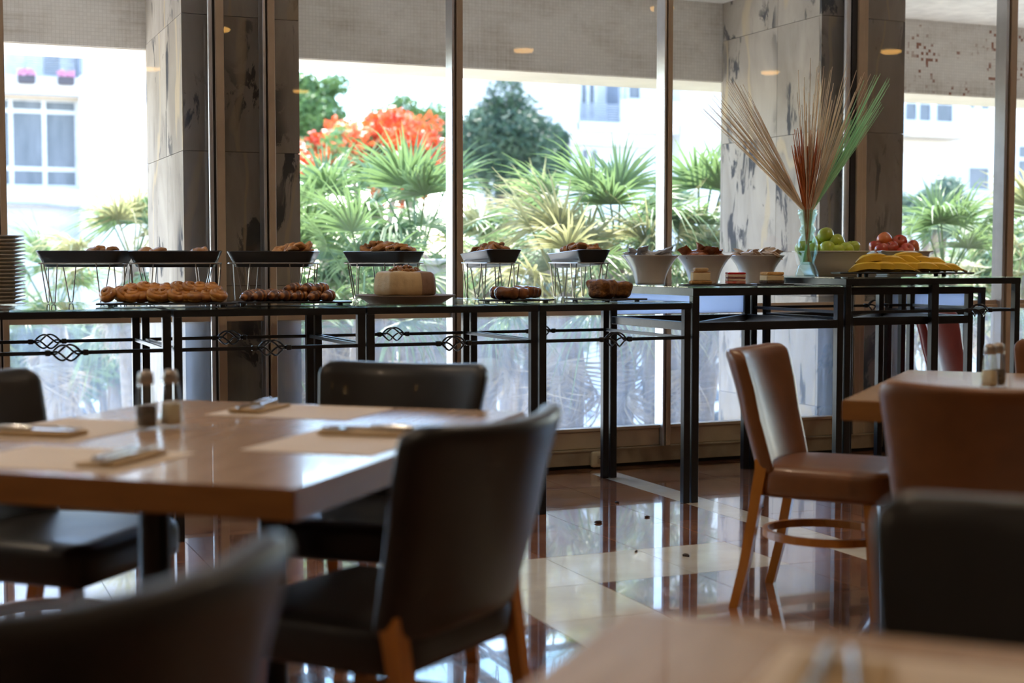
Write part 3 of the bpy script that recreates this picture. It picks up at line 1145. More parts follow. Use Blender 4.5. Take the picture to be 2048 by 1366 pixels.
def packet(L=.042, W_=.026, H_=.011):
    mb = MB()
    v, f = [], []
    nx, ny = 12, 7
    for s_ in (1, -1):
        for i in range(nx + 1):
            for j in range(ny + 1):
                u, v_ = i / nx * 2 - 1, j / ny * 2 - 1
                e = max(0, (1 - abs(u) ** 5)) * max(0, 1 - v_ ** 2) ** .5 if abs(u) < .86 else 0
                v.append((u * L, v_ * W_, s_ * H_ * e + .0012 * math.sin(u * 9 + v_ * 4) + (.0015 * math.sin(v_ * 14) if abs(u) > .85 else 0)))
    m = (nx + 1) * (ny + 1)
    for q in range(2):
        for i in range(nx):
            for j in range(ny):
                a = q * m + i * (ny + 1) + j
                f.append((a, a + 1, a + ny + 2, a + ny + 1))
    return mb.add(v, f)


for (px, mat, cat_w, nm, n, words) in ((1300, m_pk_grey, 'silver-grey', 'wrapped_biscuit', 16, 'left flared bowl'), (1407, m_pk_brown, 'copper-brown', 'wrapped_biscuit', 14, 'middle flared bowl'), (1513, m_pk_beige, 'beige', 'wrapped_biscuit', 14, 'right flared bowl')):
    Y = 6.42
    cx = xat(px, Y)
    t = thing('flared_bowl', 'white ribbed flared bowl of %s wrapped biscuits on the taller table' % cat_w, 'bowl', (cx, Y, T5), 0, 'flared white bowls')
    link('vessel', bowl_me, t)
    me = packet(.052 if mat is not m_pk_brown else .062, .03, .013).mesh('packet', mat, True)
    for i in range(n):
        a, r_ = U(0, 2 * PI), .098 * math.sqrt(U(0, 1))
        h_ = .142 + .034 * (1 - (r_ / .11) ** 2) * (i / n) ** .8 + .004
        o = link(nm, me, None, (cx + r_ * math.cos(a), Y + r_ * math.sin(a), T5 + h_), (U(-.6, .6), U(-.7, .45), U(0, 6)))
        tag(o, '%s foil-wrapped biscuit heaped in the %s' % (cat_w, words), 'biscuit', '%s wrapped biscuits' % cat_w)

# cake slices on small slates
m_cheese = two_tone('cheesecake_on_crumb_base', (.34, .19, .07), (.70, .53, .28), 2, .020)
m_straw = two_tone('sponge_layer_cream', (.55, .35, .25), (.74, .62, .50), 2, .03, wob=.02)
SL = [(1401, 'slate coaster under the tall caramel cheesecake slice'), (1472, 'slate coaster under the red-topped slice'), (1546, 'slate coaster under the square crumb-topped slice')]
for k, (px, lb) in enumerate(SL):
    Y = 6.03
    cx = xat(px, Y)
    t = thing('slate_coaster', lb, 'tray', (cx, Y, T5), R(-20), 'small slates on the taller table')
    MB().cbox(-.096, .09, -.07, .07, .001, .007, .0015).build('slab', m_slate, t)
m_biscuit = M('biscuit_crumb_base', (.48, .28, .10), .8, 0, (.33, .17, .05), 60, .5, 90)
m_cheese = M('pale_cheesecake', (.74, .60, .36), .55, 0, (.69, .53, .3), 16, .1, 60)
m_caramel = M('caramel_glaze', (.52, .28, .12), .25, 0, (.42, .2, .07), 10, coat=.4)
m_redjelly = M('red_berry_jelly', (.66, .016, .022), .2, 0, (.5, .01, .016), 10, coat=.6)
m_berry = M('dark_berry_layer', (.20, .03, .035), .5, 0, (.36, .12, .10), 40, .3, 60)
m_sponge = M('pale_pink_cream', (.74, .58, .46), .6, 0, (.66, .45, .34), 22, .3, 50)
m_redsponge = M('red_soaked_sponge', (.56, .05, .035), .6, 0, (.66, .38, .28), 24, .3, 50)
m_crumble = M('golden_crumble', (.64, .37, .12), .75, 0, (.5, .25, .07), 50, .7, 70)
m_cocoa = M('dark_cocoa_base', (.03, .016, .012), .7, 0, (.08, .04, .02), 60, .5, 80)


def layer(name, mat, root, hx, hy, z0, z1, r=.004, wob=0):
    def fn(p):
        q = Vector((p.x, p.y, p.z + (z0 + z1) / 2))
        if wob:
            q.x += wob * mnoise.noise(Vector((p.y * 60, z0 * 99, p.z * 80)))
            q.y += wob * mnoise.noise(Vector((p.x * 60, z0 * 77, p.z * 80)))
            q.z += wob * .4 * mnoise.noise(Vector((p.x * 50, p.y * 50, 3)))
        return q
    return MB().rbox(hx, hy, (z1 - z0) / 2, r, 6, fn=fn).build(name, mat, root, 'all')


zc = T5 + .0072
Y = 6.03
t = thing('cheesecake_slice', 'tall caramel cheesecake slice with a wafer on top, leftmost cut cake', 'cake', (xat(1401, Y), Y, zc), R(-20))
layer('crumb_base', m_biscuit, t, .050, .04, 0, .017, .005, .004)
layer('filling', m_cheese, t, .043, .037, .017, .056, .003, .001)
layer('glaze', m_caramel, t, .0435, .0375, .056, .0605, .002)
layer('wafer', m_cream, t, .034, .028, .0605, .080, .007, .003)
t = thing('berry_slice', 'layered sponge slice topped with bright red jelly, middle cut cake', 'cake', (xat(1471, Y), Y, zc), R(-20))
z = 0
for nm, mt, h_ in (('red_sponge', m_redsponge, .014), ('cream_layer', m_sponge, .012), ('berry_layer', m_berry, .007), ('cream_layer', m_sponge, .014), ('jelly', m_redjelly, .010)):
    layer(nm, mt, t, .0445, .036, z, z + h_, .003, .003 if nm != 'jelly' else .001)
    z += h_
t = thing('crumble_slice', 'square cheesecake slice with golden crumble and dark base, rightmost cut cake', 'cake', (xat(1544, Y), Y, zc), R(-8))
layer('cocoa_base', m_cocoa, t, .048, .046, 0, .015, .004, .004)
layer('filling', m_cheese, t, .046, .044, .015, .042, .003, .001)
layer('crumble', m_crumble, t, .0465, .0445, .042, .058, .005, .004)

# vase with dried reeds ------------------------------------------------------------
vx, vy = xat(1614, 6.3), 6.3
t = thing('glass_vase', 'aqua glass bottle vase with waisted neck holding dried reeds', 'vase', (vx, vy, T6))
vp = [(0, .0), (.058, .0), (.062, .004), (.062, .016), (.056, .022), (.0555, .034), (.050, .040), (.049, .052), (.037, .064), (.041, .085), (.054, .125), (.057, .155), (.050, .185), (.038, .208), (.034, .222), (.042, .236), (.043, .248), (.034, .262), (.0335, .272), (.041, .298), (.046, .312), (.0455, .319), (.0515, .323), (.0515, .332), (.046, .336), (.051, .341), (.049, .349)]
inn = [(max(r_ - .005, 0), z_) for r_, z_ in vp[8:]][::-1]
MB().lathe(vp + inn + [(.030, .062), (0, .058)], 48).build('bottle', m_vase, t, 'all')


def reeds(name, label, mat, n, az, spread, tilt0, tilt1, l0, l1, r_, droop=0, seed=1):
    q = random.Random(seed)
    root = thing(name, label, 'dried reeds', (vx, vy, T6 + .075), 0, 'dried reed bunches')
    cr = Vector((math.cos(-YAW), math.sin(-YAW), 0))
    cf = Vector((math.sin(YAW), math.cos(YAW), 0))
    for i in range(n):
        tl = R(q.uniform(tilt0, tilt1))
        dv = R(q.uniform(-spread, spread))
        d = (cr * math.sin(tl) * math.cos(dv) + cf * (math.sin(tl) * math.sin(dv) + .10 * math.sin(dv)) + Vector((0, 0, math.cos(tl)))).normalized()
        neck = Vector((d.x, d.y, 0)) * .05
        if neck.length > .021:
            neck.length = .021
        neck += Vector((q.uniform(-.011, .011), q.uniform(-.011, .011), .27))
        if Vector((neck.x, neck.y, 0)).length > .026:
            nz = neck.z
            neck = Vector((neck.x, neck.y, 0)).normalized() * .026
            neck.z = nz
        foot = Vector((-neck.x * .5 + q.uniform(-.01, .01), -neck.y * .5 + q.uniform(-.01, .01), 0))
        L = q.uniform(l0, l1)
        pts = [foot, neck]
        for k in range(1, 7):
            f_ = k / 6
            p = neck + d * L * f_ + Vector((0, 0, -droop * L * f_ * f_))
            bend_ = q.uniform(-.002, .002)
            pts.append(p + Vector((bend_, bend_, 0)))
        MB().tube(pts, [r_ * 1.1, r_ * 1.1, r_, r_, r_, r_ * .95, r_ * .9, r_ * .7], 5).build('reed', mat, root)
    return root


reeds('beige_reed_bunch', 'beige dried reeds fanning out to the left of the vase', m_reed_b, 74, 0, 9, -45, -25, .50, .82, .0016, .03, 1)
reeds('tall_reed_bunch', 'tall beige dried reeds rising from the middle of the vase', m_reed_b, 76, 0, 20, -6, 24, .45, .80, .0021, .0, 2)
reeds('rust_reed_bunch', 'short rust-brown dried reeds upright in the vase', m_reed_r, 60, 0, 25, -14, 10, .28, .44, .0024, .0, 3)
reeds('green_reed_bunch', 'pale green dyed reeds leaning right from the vase', m_reed_g, 55, 0, 9, 22, 36, .40, .78, .0020, -.03, 4)

# fruit ----------------------------------------------------------------------------


def square_bowl(hx, hb, h, curl, label, loc, rz):
    t = thing('fruit_bowl', label, 'bowl', loc, rz)
    rings = [(hb, .02, 0, 0), (hb + .004, .022, .004, 0), ((hx + hb) / 2 + .008, .03, h * .5, curl * .1), (hx - .012, .03, h * .93, curl * .7), (hx, .022, h, curl), (hx - .001, .022, h + .004, curl), (hx - .016, .026, h * .93, curl * .7), ((hx + hb) / 2, .026, h * .5, curl * .1), (hb - .006, .016, .01, 0)]
    v, f = [], []
    n = None
    for (a, r_, z_, c_) in rings:
        p = rr(a, a, r_, 6)
        n = len(p)
        for (x, y) in p:
            kx = (min(abs(x), abs(y)) / a) ** 4
            v.append((x, y, z_ + c_ * kx))
    for i in range(len(rings) - 1):
        for k in range(n):
            k2 = (k + 1) % n
            f.append((i * n + k, i * n + k2, (i + 1) * n + k2, (i + 1) * n + k))
    f.append(tuple(reversed(range(n))))
    f.append(tuple((len(rings) - 1) * n + k for k in range(n)))
    MB().add(v, f).build('vessel', m_white, t, True)
    return t


gx, gy = xat(1660, 6.50), 6.50
square_bowl(.175, .115, .128, .004, 'white square tapered bowl heaped with green apples', (gx, gy, T6), R(-20))
rx_, ry_ = xat(1793, 6.48), 6.48
square_bowl(.155, .085, .125, .012, 'white square bowl with lifted corners heaped with red apples', (rx_, ry_, T6), R(-14))
ap_prof = [(0, -.026), (.008, -.031), (.017, -.032), (.028, -.024), (.036, -.006), (.0385, .008), (.036, .021), (.028, .030), (.016, .033), (.008, .029), (.003, .023), (0, .021)]
stem_me = MB().tube([(0, 0, .021), (.001, 0, .034), (.004, .001, .043)], .0015, 6).mesh('stem', m_stem)
gap_me = MB().lathe(ap_prof, 20).mesh('skin', m_gapple, 'all')
rap_me = MB().lathe(ap_prof, 20).mesh('skin', m_rapple, 'all')
VR = Vector((math.cos(YAW), -math.sin(YAW), 0))
VF = Vector((math.sin(YAW), math.cos(YAW), 0))


APW = ['leftmost', 'low at the left rim', 'upper left', 'topmost', 'front left at the rim', 'just below the topmost', 'low front centre', 'front right at the rim', 'right side', 'back right', 'back left', 'back centre']
RPW = ['yellowish one at the left', 'topmost', 'front left at the rim', 'front centre', 'upper middle', 'front right', 'right side', 'back centre', 'back right', 'back left', 'lowest in front', 'rightmost, low']


def apples(kind, me, cx, cy, base, items, lbl):
    for i, (u, dpt, h_, s_) in enumerate(items):
        p = Vector((cx, cy, base + h_)) + VR * u + VF * dpt
        t = thing('apple', lbl + (APW if me is gap_me else RPW)[i], 'apple', p, 0, kind)
        t.rotation_euler = (U(-.8, .8), U(-.8, .8), U(0, 6))
        t.scale = (s_ * 1.07,) * 3
        link('skin', me, t)
        link('stem', stem_me, t)


apples('green apples', gap_me, gx, gy, T6 + .128, [(-.150, 0, .018, 1.0), (-.09, -.03, .012, 1), (-.055, .03, .045, 1.05), (-.028, -.02, .088, 1.08), (-.035, -.09, .016, 1.02), (.028, -.04, .052, 1.08), (.02, -.10, .004, .95), (.065, -.09, .008, 1.0), (.115, -.02, .02, 1.08), (.06, .06, .03, 1), (-.09, .08, .02, 1), (.0, .10, .02, 1)], 'shiny green apple in the bowl behind the vase, ')
apples('red apples', rap_me, rx_, ry_, T6 + .125, [(-.125, -.02, .030, .93), (-.07, -.01, .070, 1.05), (-.105, -.09, .012, .98), (-.05, -.08, .020, 1.05), (.012, -.02, .055, 1.05), (.03, -.09, .012, .98), (.08, -.03, .030, 1.0), (-.02, .06, .02, 1.0), (.06, .05, .02, 1), (-.08, .06, .02, 1), (-.005, -.10, -.008, .9), (.10, .04, -.002, .9)], 'red blushed apple in the white bowl behind the bananas, ')

bt = thing('banana_tray', 'long black slate tray of bananas on small feet, right of the vase', 'tray', (xat(1803, 6.03), 6.03, T6), R(-23))
MB().cbox(-.345, .345, -.11, .11, .014, .022, .002).build('slab', m_slate, bt)
for sx in (-1, 1):
    for sy in (-1, 1):
        MB().lathe([(.011, 0), (.013, .014)], 10, T(sx * .2, sy * .07, 0)).build('foot', m_slate, bt)


def banana():
    pts, rad = [], []
    for i in range(21):
        t_ = i / 20
        a = (t_ - .5) * 1.25
        pts.append((.155 * math.sin(a), .155 * (1 - math.cos(a)), 0))
        e = 1.0 if .2 < t_ < .72 else (t_ / .2) ** .55 if t_ <= .2 else max(.27, 1 - ((t_ - .72) / .22) ** 1.1 * .73)
        rad.append(max(.006, .0245 * e))
    mb = MB()
    mb.tube(pts, rad, 5)
    me = mb.mesh('peel', m_banana)
    me.shade_smooth()
    me.set_sharp_from_angle(angle=R(46))
    tip = MB().tube([Vector(pts[-1]), Vector(pts[-1]) + Vector((.02, .016, 0))], [.0064, .008], 6)
    end = MB().tube([Vector(pts[0]), Vector(pts[0]) + Vector((-.004, .003, 0))], [.0064, .004], 6)
    return me, tip.mesh('stalk', m_bstem), end.mesh('blossom_end', m_bstem)


bme = banana()
BAN = [(-.185, -.055, 0, -4, 1.08, .1), (-.115, -.055, .002, -16, 1.0, .35), (-.045, -.06, 0, -20, 1.02, .2), (.03, -.05, 0, 8, 1.02, .3), (.095, -.055, .002, -24, .98, .25), (.155, -.05, 0, -30, .98, .3), (.215, -.045, -.002, -34, .92, .2),
       (-.135, .0, .044, 12, 1.12, .15), (-.07, -.015, .034, -26, 1.02, .3), (-.005, .005, .040, -22, 1.02, .3), (.045, .02, .055, 10, 1.12, .1), (.09, .01, .034, -14, 1.0, .3), (.15, .02, .028, -26, .98, .25), (-.16, .06, 0, 5, 1, .2), (.05, .07, 0, 0, 1, .2)]
for i, (x, y, z_, a, s_, roll) in enumerate(BAN):
    p = bt.matrix_basis @ Vector((x, y, .022 + .029 + z_))
    t = thing('banana', 'ripe yellow banana, %s' % ('front bottom row of the pile, %s from the left' % NTH[i] if i < 7 else 'upper layer of the pile, %s from the left' % NTH[i - 7] if i < 13 else 'lying behind the pile, %s end' % ('left', 'right')[i - 13]), 'banana', p, 0, 'bananas on the slate tray')
    t.rotation_euler = (R(-52) + roll * .6, R(-2), R(-23 + a))
    t.scale = (s_, s_, s_)
    for me, nm in zip(bme, ('peel', 'stalk', 'blossom_end')):
        link(nm, me, t)

# ================================================================== DINING TABLES AND CHAIRS


def dining_table(label, corner, ang, La, Lb, base=True):
    """corner nearest the camera; La along ang, Lb along ang+90"""
    t = thing('dining_table', label, 'table', (corner[0], corner[1], 0), R(ang))
    bm = bmesh.new()
    bmesh.ops.create_cube(bm, size=1)
    for q in bm.verts:
        q.co = Vector(((q.co.x + .5) * La, (q.co.y + .5) * Lb, .72 + q.co.z * .058))
    bmesh.ops.bevel(bm, geom=[e for e in bm.edges], offset=.003, segments=2, affect='EDGES')
    o = MB().bm(bm).build('edge_band', m_edge, t)
    MB().box(.004, La - .004, .004, Lb - .004, .7485, .750).build('tabletop', m_wood, t)
    for k in ((.5,) if La < 1 else (.3, .7)):
        MB().lathe([(.035, .012), (.035, .69)], 16, T(La * k, Lb / 2, 0)).build('column', m_black, t, True)
        MB().cbox(La * k - .06, La * k + .06, Lb / 2 - .3, Lb / 2 + .3, 0, .02, .004).build('foot', m_black, t)
        MB().cbox(La * k - .05, La * k + .05, Lb / 2 - .2, Lb / 2 + .2, .675, .691, .003).build('bracket', m_black, t)
    return t


TL = dining_table('large beech dining table with thick edge, laid with paper mats, on the left', (.615, 2.42), 49, 1.34, 1.07)
TR_ = dining_table('beech dining table between the brown chairs on the right', (2.45, 3.36), -47, 1.15, 1.23)
TB = dining_table('beech dining table corner closest to the viewer at the bottom', (.752 - .72 * 1.0, 1.432 - .69 * 1.0), 44, 1.0, 1.0, True)
TB.location = (.752, 1.432, 0)
TB.rotation_euler = (0, 0, R(44 + 180))


def chair_parts(root, leather):
    # seat cushion
    def seatfn(p):
        q = Vector((p.x, p.y, p.z))
        q.x *= 1 - .10 * max(0, -q.y / .22)
        if p.z > 0:
            q.z += .012 * (1 - (p.x / .24) ** 2) * (1 - (p.y / .235) ** 2)
        q.z += .425
        return q
    bm_s = MB()
    # plan outline rounded: swap axes so R2 rounds the plan
    bm_s.rbox(.235, .05, .225, .03, 8, R2=.07, fn=lambda p: seatfn(Vector((p.x, p.z + .02, p.y))))
    bm_s.build('seat', leather, root, 'all')

    def backfn(p):
        f_ = max(0, (p.z + .2) / .40)     # 0 bottom .. 1 top
        wx = p.x * (.83 + .17 * f_)
        z = .65 + p.z + .010 * (wx / .25) ** 2 * (1 if p.z > 0 else -2.4)
        y = p.y - .205 - .12 * f_ ** 1.1 + .075 * (wx / .26) ** 2
        return Vector((wx, y, z))
    MB().rbox(.262, .030, .20, .024, 11, R2=.045, fn=backfn).build('backrest', leather, root, 'all')

    def leg(pts, w0, w1):
        mb = MB()
        n = len(pts)
        o = 0
        v, f = [], []
        for i, p in enumerate(pts):
            t_ = i / (n - 1)
            ww = w0 + (w1 - w0) * t_
            for (a, b) in ((-1, -1), (1, -1), (1, 1), (-1, 1)):
                v.append((p[0] + a * ww / 2, p[1] + b * ww / 2, p[2]))
        for i in range(n - 1):
            for k in range(4):
                k2 = (k + 1) % 4
                f.append((i * 4 + k, i * 4 + k2, (i + 1) * 4 + k2, (i + 1) * 4 + k))
        f.append((3, 2, 1, 0))
        f.append(tuple((n - 1) * 4 + k for k in range(4)))
        return mb.add(v, f)
    for s_ in (-1, 1):
        pts = [(s_ * .205, -.268, 0), (s_ * .204, -.232, .15), (s_ * .203, -.206, .30), (s_ * .203, -.19, .40), (s_ * .203, -.178, .47), (s_ * .2, -.178, .50)]
        leg(pts, .030, .040).build('leg', m_oak, root)
        leg([(s_ * .19, .195, 0), (s_ * .188, .185, .2), (s_ * .185, .175, .39)], .028, .042).build('leg', m_oak, root)
    ring = [(.185 * math.cos(2 * PI * i / 28), -.02 + .2 * math.sin(2 * PI * i / 28), .235) for i in range(28)]
    mb = MB()
    v, f = [], []
    for i, p in enumerate(ring):
        th = 2 * PI * i / 28
        for (dr, dz) in ((-.008, -.013), (.008, -.013), (.008, .013), (-.008, .013)):
            v.append((p[0] + dr * math.cos(th), p[1] + dr * math.sin(th), p[2] + dz))
    for i in range(28):
        i2 = (i + 1) % 28
        for k in range(4):
            k2 = (k + 1) % 4
            f.append((i * 4 + k, i2 * 4 + k, i2 * 4 + k2, i * 4 + k2))
    mb.add(v, f).build('stretcher', m_oak, root)


proto = {}


def chair(label, x, y, face, leather, key, group):
    if key not in proto:
        t = thing('dining_chair', label, 'chair', (x, y, 0), R(face - 90), group)
        chair_parts(t, leather)
        proto[key] = t
        return t
    t = copy_tree(proto[key])
    t.location = (x, y, 0)
    t.rotation_euler = (0, 0, R(face - 90))
    tag(t, label, 'chair', group)
    return t


gk, gb = 'black leather dining chairs', 'brown leather dining chairs'
chair('black leather chair filling the bottom left corner, its back to the viewer', .02, 1.59, 125, m_leather_k, 'k', gk)
chair('black leather chair seen from behind at the near right side of the mat-laid table', .865, 2.715, 126, m_leather_k, 'k', gk)
chair('black leather chair on the window side of the mat-laid table, facing the viewer', 1.14, 3.68, 229, m_leather_k, 'k', gk)
chair('black leather chair cut by the left picture edge, beyond the mat-laid table', .33, 3.74, -41, m_leather_k, 'k', gk)
chair('black leather chair back at the bottom right, beside the closest table', 1.115, 1.10, 224, m_leather_k, 'k', gk)
chair('tan brown leather chair standing side-on at the left end of the right table', 2.83, 3.93, -50, m_leather_b, 'b', gb)
chair('brown leather chair with its back to the viewer at the right table', 2.56, 2.85, 43, m_leather_b, 'b', gb)
chair('brown leather chair cut by the right picture edge, far side of the right table', 3.80, 3.80, 223, m_leather_b, 'b', gb)
chair('dark red leather chair tucked beside the window behind the banana table legs', 5.6, 6.40, -62, m_leather_r, 'r', None)


# place settings -----------------------------------------------------------------
def fork():
    mb = MB()
    mb.tube([(0, -.095, .004), (0, -.04, .0055), (0, .02, .006), (0, .045, .004)], [.0055, .0035, .003, .005], 8)
    mb.box(-.011, .011, .043, .062, .002, .0045)
    for k in range(4):
        x = -.0093 + .0062 * k
        mb.tube([(x, .06, .0035), (x, .08, .0025), (x, .1, .005)], [.0019, .0017, .0010], 6)
    return mb.mesh('fork', m_steel, True)


def knife():
    mb = MB()
    mb.tube([(0, -.105, .004), (0, -.06, .0055), (0, .0, .005)], [.006, .0065, .0045], 8)
    mb.add([(-.007, 0, .003), (.008, 0, .003), (.009, .07, .003), (.004, .105, .003), (-.006, .112, .003), (-.007, 0, .0055), (.008, 0, .004), (.009, .07, .004), (.004, .105, .0042), (-.006, .112, .0045)],
           [(4, 3, 2, 1, 0), (5, 6, 7, 8, 9), (0, 1, 6, 5), (1, 2, 7, 6), (2, 3, 8, 7), (3, 4, 9, 8), (4, 0, 5, 9)])
    return mb.mesh('knife', m_steel, True)


fk, kn = fork(), knife()
mat_me = MB().box(-.2, .2, -.15, .15, 0, .0012).mesh('paper_mat', m_paper)


def napk(p):
    return Vector((p.x, p.y, p.z + .0025 + .003 * math.sin(p.x * 30 + p.y * 12) * (p.z > 0)))


nap_me = MB().rbox(.045, .105, .005, .004, 6, fn=lambda p: napk(p)).mesh('napkin', m_napkin, 'all')


def setting(table, s, t_, rot, where, items=True):
    mtx = table.matrix_basis
    rz = table.rotation_euler.z + R(rot)
    p = mtx @ Vector((s, t_, .7505))
    o = link('paper_mat', mat_me, None, p, (0, 0, rz))
    tag(o, 'cream paper place mat on the ' + where, 'place mat', 'paper place mats')
    if items:
        rotm = Matrix.Rotation(rz, 3, 'Z')
        q = p + rotm @ Vector((.12, 0, .0014))
        o = link('napkin', nap_me, None, q + Vector((0, 0, .003)), (0, 0, rz + .06))
        tag(o, 'folded kraft napkin under cutlery on the ' + where, 'napkin', 'kraft napkins')
        for (dx, me, lb, dr) in ((-.016, fk, 'fork', .12), (.018, kn, 'knife', .0)):
            o = link(lb, me, None, p + rotm @ Vector((.12 + dx, -.002, .0135)), (0, 0, rz + .06 + dr))
            tag(o, 'steel %s laid on the napkin, %s' % (lb, where), 'cutlery', 'steel cutlery')


setting(TL, .20, .60, -90, 'near edge of the mat-laid table')
setting(TL, .62, .19, 0, 'near right side of the mat-laid table')
setting(TL, 1.15, .56, 90, 'window side of the mat-laid table')
setting(TL, .62, .90, 180, 'far left side of the mat-laid table')
setting(TB, .24, .40, -90, 'closest table')
setting(TR_, .60, .19, 0, 'right table before the brown chair')


def shaker(label, x, y, rz, fill, fname):
    t = thing('condiment_shaker', label, 'shaker', (x, y, .7505), rz)
    pr_ = [(0, 0), (.021, 0), (.0235, .003), (.0235, .02), (.021, .06), (.0165, .1), (.0165, .112)]
    inn_ = [(.0145, .112), (.0145, .1), (.019, .06), (.0205, .02), (.02, .007), (0, .006)]

    def sq(p, th):
        c = max(abs(math.cos(th)), abs(math.sin(th)))
        k_ = 1 + (1 / c - 1) * .55
        return Vector((p.x * k_, p.y * k_, p.z))
    MB().lathe(pr_ + inn_, 32, fn=sq).build('glass_body', m_shaker, t, 'all')
    MB().lathe([(0, .0065), (.0195, .0075), (.02, .02), (.0187, .055), (0, .057)], 24, fn=lambda p, th: sq(p, th) * 1).build(fname, fill, t, 'all')
    MB().lathe([(.0175, .106), (.0185, .108), (.0185, .124), (.0165, .134), (.009, .139), (0, .14)], 24).build('cap', m_cap, t, 'all')
    return t


def tpos(table, s, t_):
    p = table.matrix_basis @ Vector((s, t_, 0))
    return p.x, p.y


shaker('glass pepper shaker, dark filled, on the mat-laid table', *tpos(TL, .69, .735), .3, m_pepper, 'pepper')
shaker('glass salt shaker, pale filled, on the mat-laid table', *tpos(TL, .74, .70), .5, m_salt, 'salt')
shaker('glass salt shaker on the right table behind the brown chair', 3.10, 3.49, .4, m_salt, 'salt')
shaker('glass pepper shaker on the right table behind the brown chair', 3.16, 3.52, .4, m_pepper, 'pepper')

# ================================================================== OUTSIDE
GZ = -3.6
m_ground = M('pale_paving', (.58, .55, .5), .85, 0, (.5, .47, .42), .6, .1, 6, kind='World')
m_road = M('pale_grey_asphalt', (.30, .30, .31), .85, 0, (.25, .25, .26), .5, .1, 8, kind='World')  # asphalt in two close pale greys
structure(MB().box(-60, 110, 8.8, 130, GZ - .3, GZ).build('ground', m_ground))
structure(MB().box(-60, 110, 26, 36, GZ, GZ + .02).build('road', m_road))
structure(MB().box(-60, 110, 25.7, 26, GZ, GZ + .14).build('kerb', m_plaster))
structure(MB().box(-60, 110, 36, 36.3, GZ, GZ + .14).build('kerb', m_plaster))

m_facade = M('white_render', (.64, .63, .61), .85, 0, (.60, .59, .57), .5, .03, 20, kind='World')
m_facade_shade = M('shaded_white_render', (.52, .54, .58), .85, 0, (.48, .50, .54), .5, .03, 20, kind='World')  # the white render again, with bluish shade put into its colour
m_wframe = M('white_window_frame', (.56, .58, .61), .4)
m_wpane = M('dark_window_pane', (.055, .07, .095), .3, 0, (.11, .125, .16), 1.2, scale=(3, 1, .6), kind='World')
m_shut = M('grey_shutter_slats', (.50, .53, .58), .5)
m_grey = M('grey_balcony_metal', (.22, .25, .30), .5)
m_trim = M('tan_stone_band', (.56, .47, .36), .8)
m_pot = M('dark_planter', (.06, .05, .06), .6)
m_pink = M('pink_petals', (.60, .16, .36), .6, 0, (.7, .4, .5), 20)
m_ac = M('ac_casing', (.66, .68, .70), .5)


def fbox(name, mat, root, pa, pb, Y, dep, proud=0.0):
    """a block on a facade in the plane Y, from pixel corner pa to pb of the survey, dep deep"""
    a = aty(pa[0], (pa[1] + pb[1]) / 2, Y)
    b = aty(pb[0], (pa[1] + pb[1]) / 2, Y)
    xm = (pa[0] + pb[0]) / 2
    zt, zb = aty(xm, pa[1], Y).z, aty(xm, pb[1], Y).z
    return MB().box(a.x, b.x, Y - proud, Y + dep, zb, zt).build(name, mat, root)


def fwindow(root, pa, pb, Y, nx=1, rows=(1,), frame=.10, pane=None):
    a = aty(pa[0], (pa[1] + pb[1]) / 2, Y)
    b = aty(pb[0], (pa[1] + pb[1]) / 2, Y)
    xm = (pa[0] + pb[0]) / 2
    zt, zb = aty(xm, pa[1], Y).z, aty(xm, pb[1], Y).z
    mb = MB()
    W_, H_ = b.x - a.x, zt - zb
    yq0, yq1 = Y - .06, Y + .04
    mb.box(a.x - frame / 2, a.x + frame / 2, yq0, yq1, zb - frame / 2, zt + frame / 2)
    mb.box(b.x - frame / 2, b.x + frame / 2, yq0, yq1, zb - frame / 2, zt + frame / 2)
    mb.box(a.x + frame / 2, b.x - frame / 2, yq0, yq1, zb - frame / 2, zb + frame / 2)
    mb.box(a.x + frame / 2, b.x - frame / 2, yq0, yq1, zt - frame / 2, zt + frame / 2)
    tot = sum(rows)
    acc, zc_ = 0, []
    for r_ in rows[:-1]:
        acc += r_
        zc_.append(zt - H_ * acc / tot)
    for z_ in zc_:
        mb.box(a.x + frame / 2, b.x - frame / 2, yq0 + .01, yq1, z_ - frame / 2, z_ + frame / 2)
    for i in range(1, nx):
        x = a.x + W_ * i / nx
        mb.box(x - frame / 2, x + frame / 2, yq0 + .005, yq1, zb + frame / 2, zt - frame / 2)
    fr = mb.build('window', m_wframe, root)
    zz = [zt] + zc_ + [zb]
    for i in range(nx):
        for j in range(len(zz) - 1):
            x0, x1 = a.x + W_ * i / nx + frame / 2, a.x + W_ * (i + 1) / nx - frame / 2
            MB().box(x0, x1, Y - .005, Y + .02, zz[j + 1] + frame / 2, zz[j] - frame / 2).build('pane', pane or m_wpane, fr)
    return fr


def slats(name, mat, root, pa, pb, Y, n, proud=.05):
    a = aty(pa[0], (pa[1] + pb[1]) / 2, Y)
    b = aty(pb[0], (pa[1] + pb[1]) / 2, Y)
    xm = (pa[0] + pb[0]) / 2
    zt, zb = aty(xm, pa[1], Y).z, aty(xm, pb[1], Y).z
    mb = MB()
    h_ = (zt - zb) / n
    for i in range(n):
        z_ = zb + h_ * (i + .5)
        mb.box(a.x, b.x, Y - proud, Y - proud + .03, z_ - h_ * .33, z_ + h_ * .33)
    o = mb.build(name, mat, root)
    o['kind'] = 'stuff'
    return o


# left apartment block
YB = 38.0
ab = thing('apartment_building', 'white apartment block with big curtained windows, seen left of the left pillar', 'building', (aty(200, 500, YB).x, YB + 4, GZ))
ab_in = Matrix.Translation(ab.location).inverted()


def reroot(root):
    """children were built in world metres: shift them under the root's base"""
    for c in root.children:
        c.matrix_parent_inverse = Matrix.Translation(root.location).inverted()
        for d in c.children:
            pass


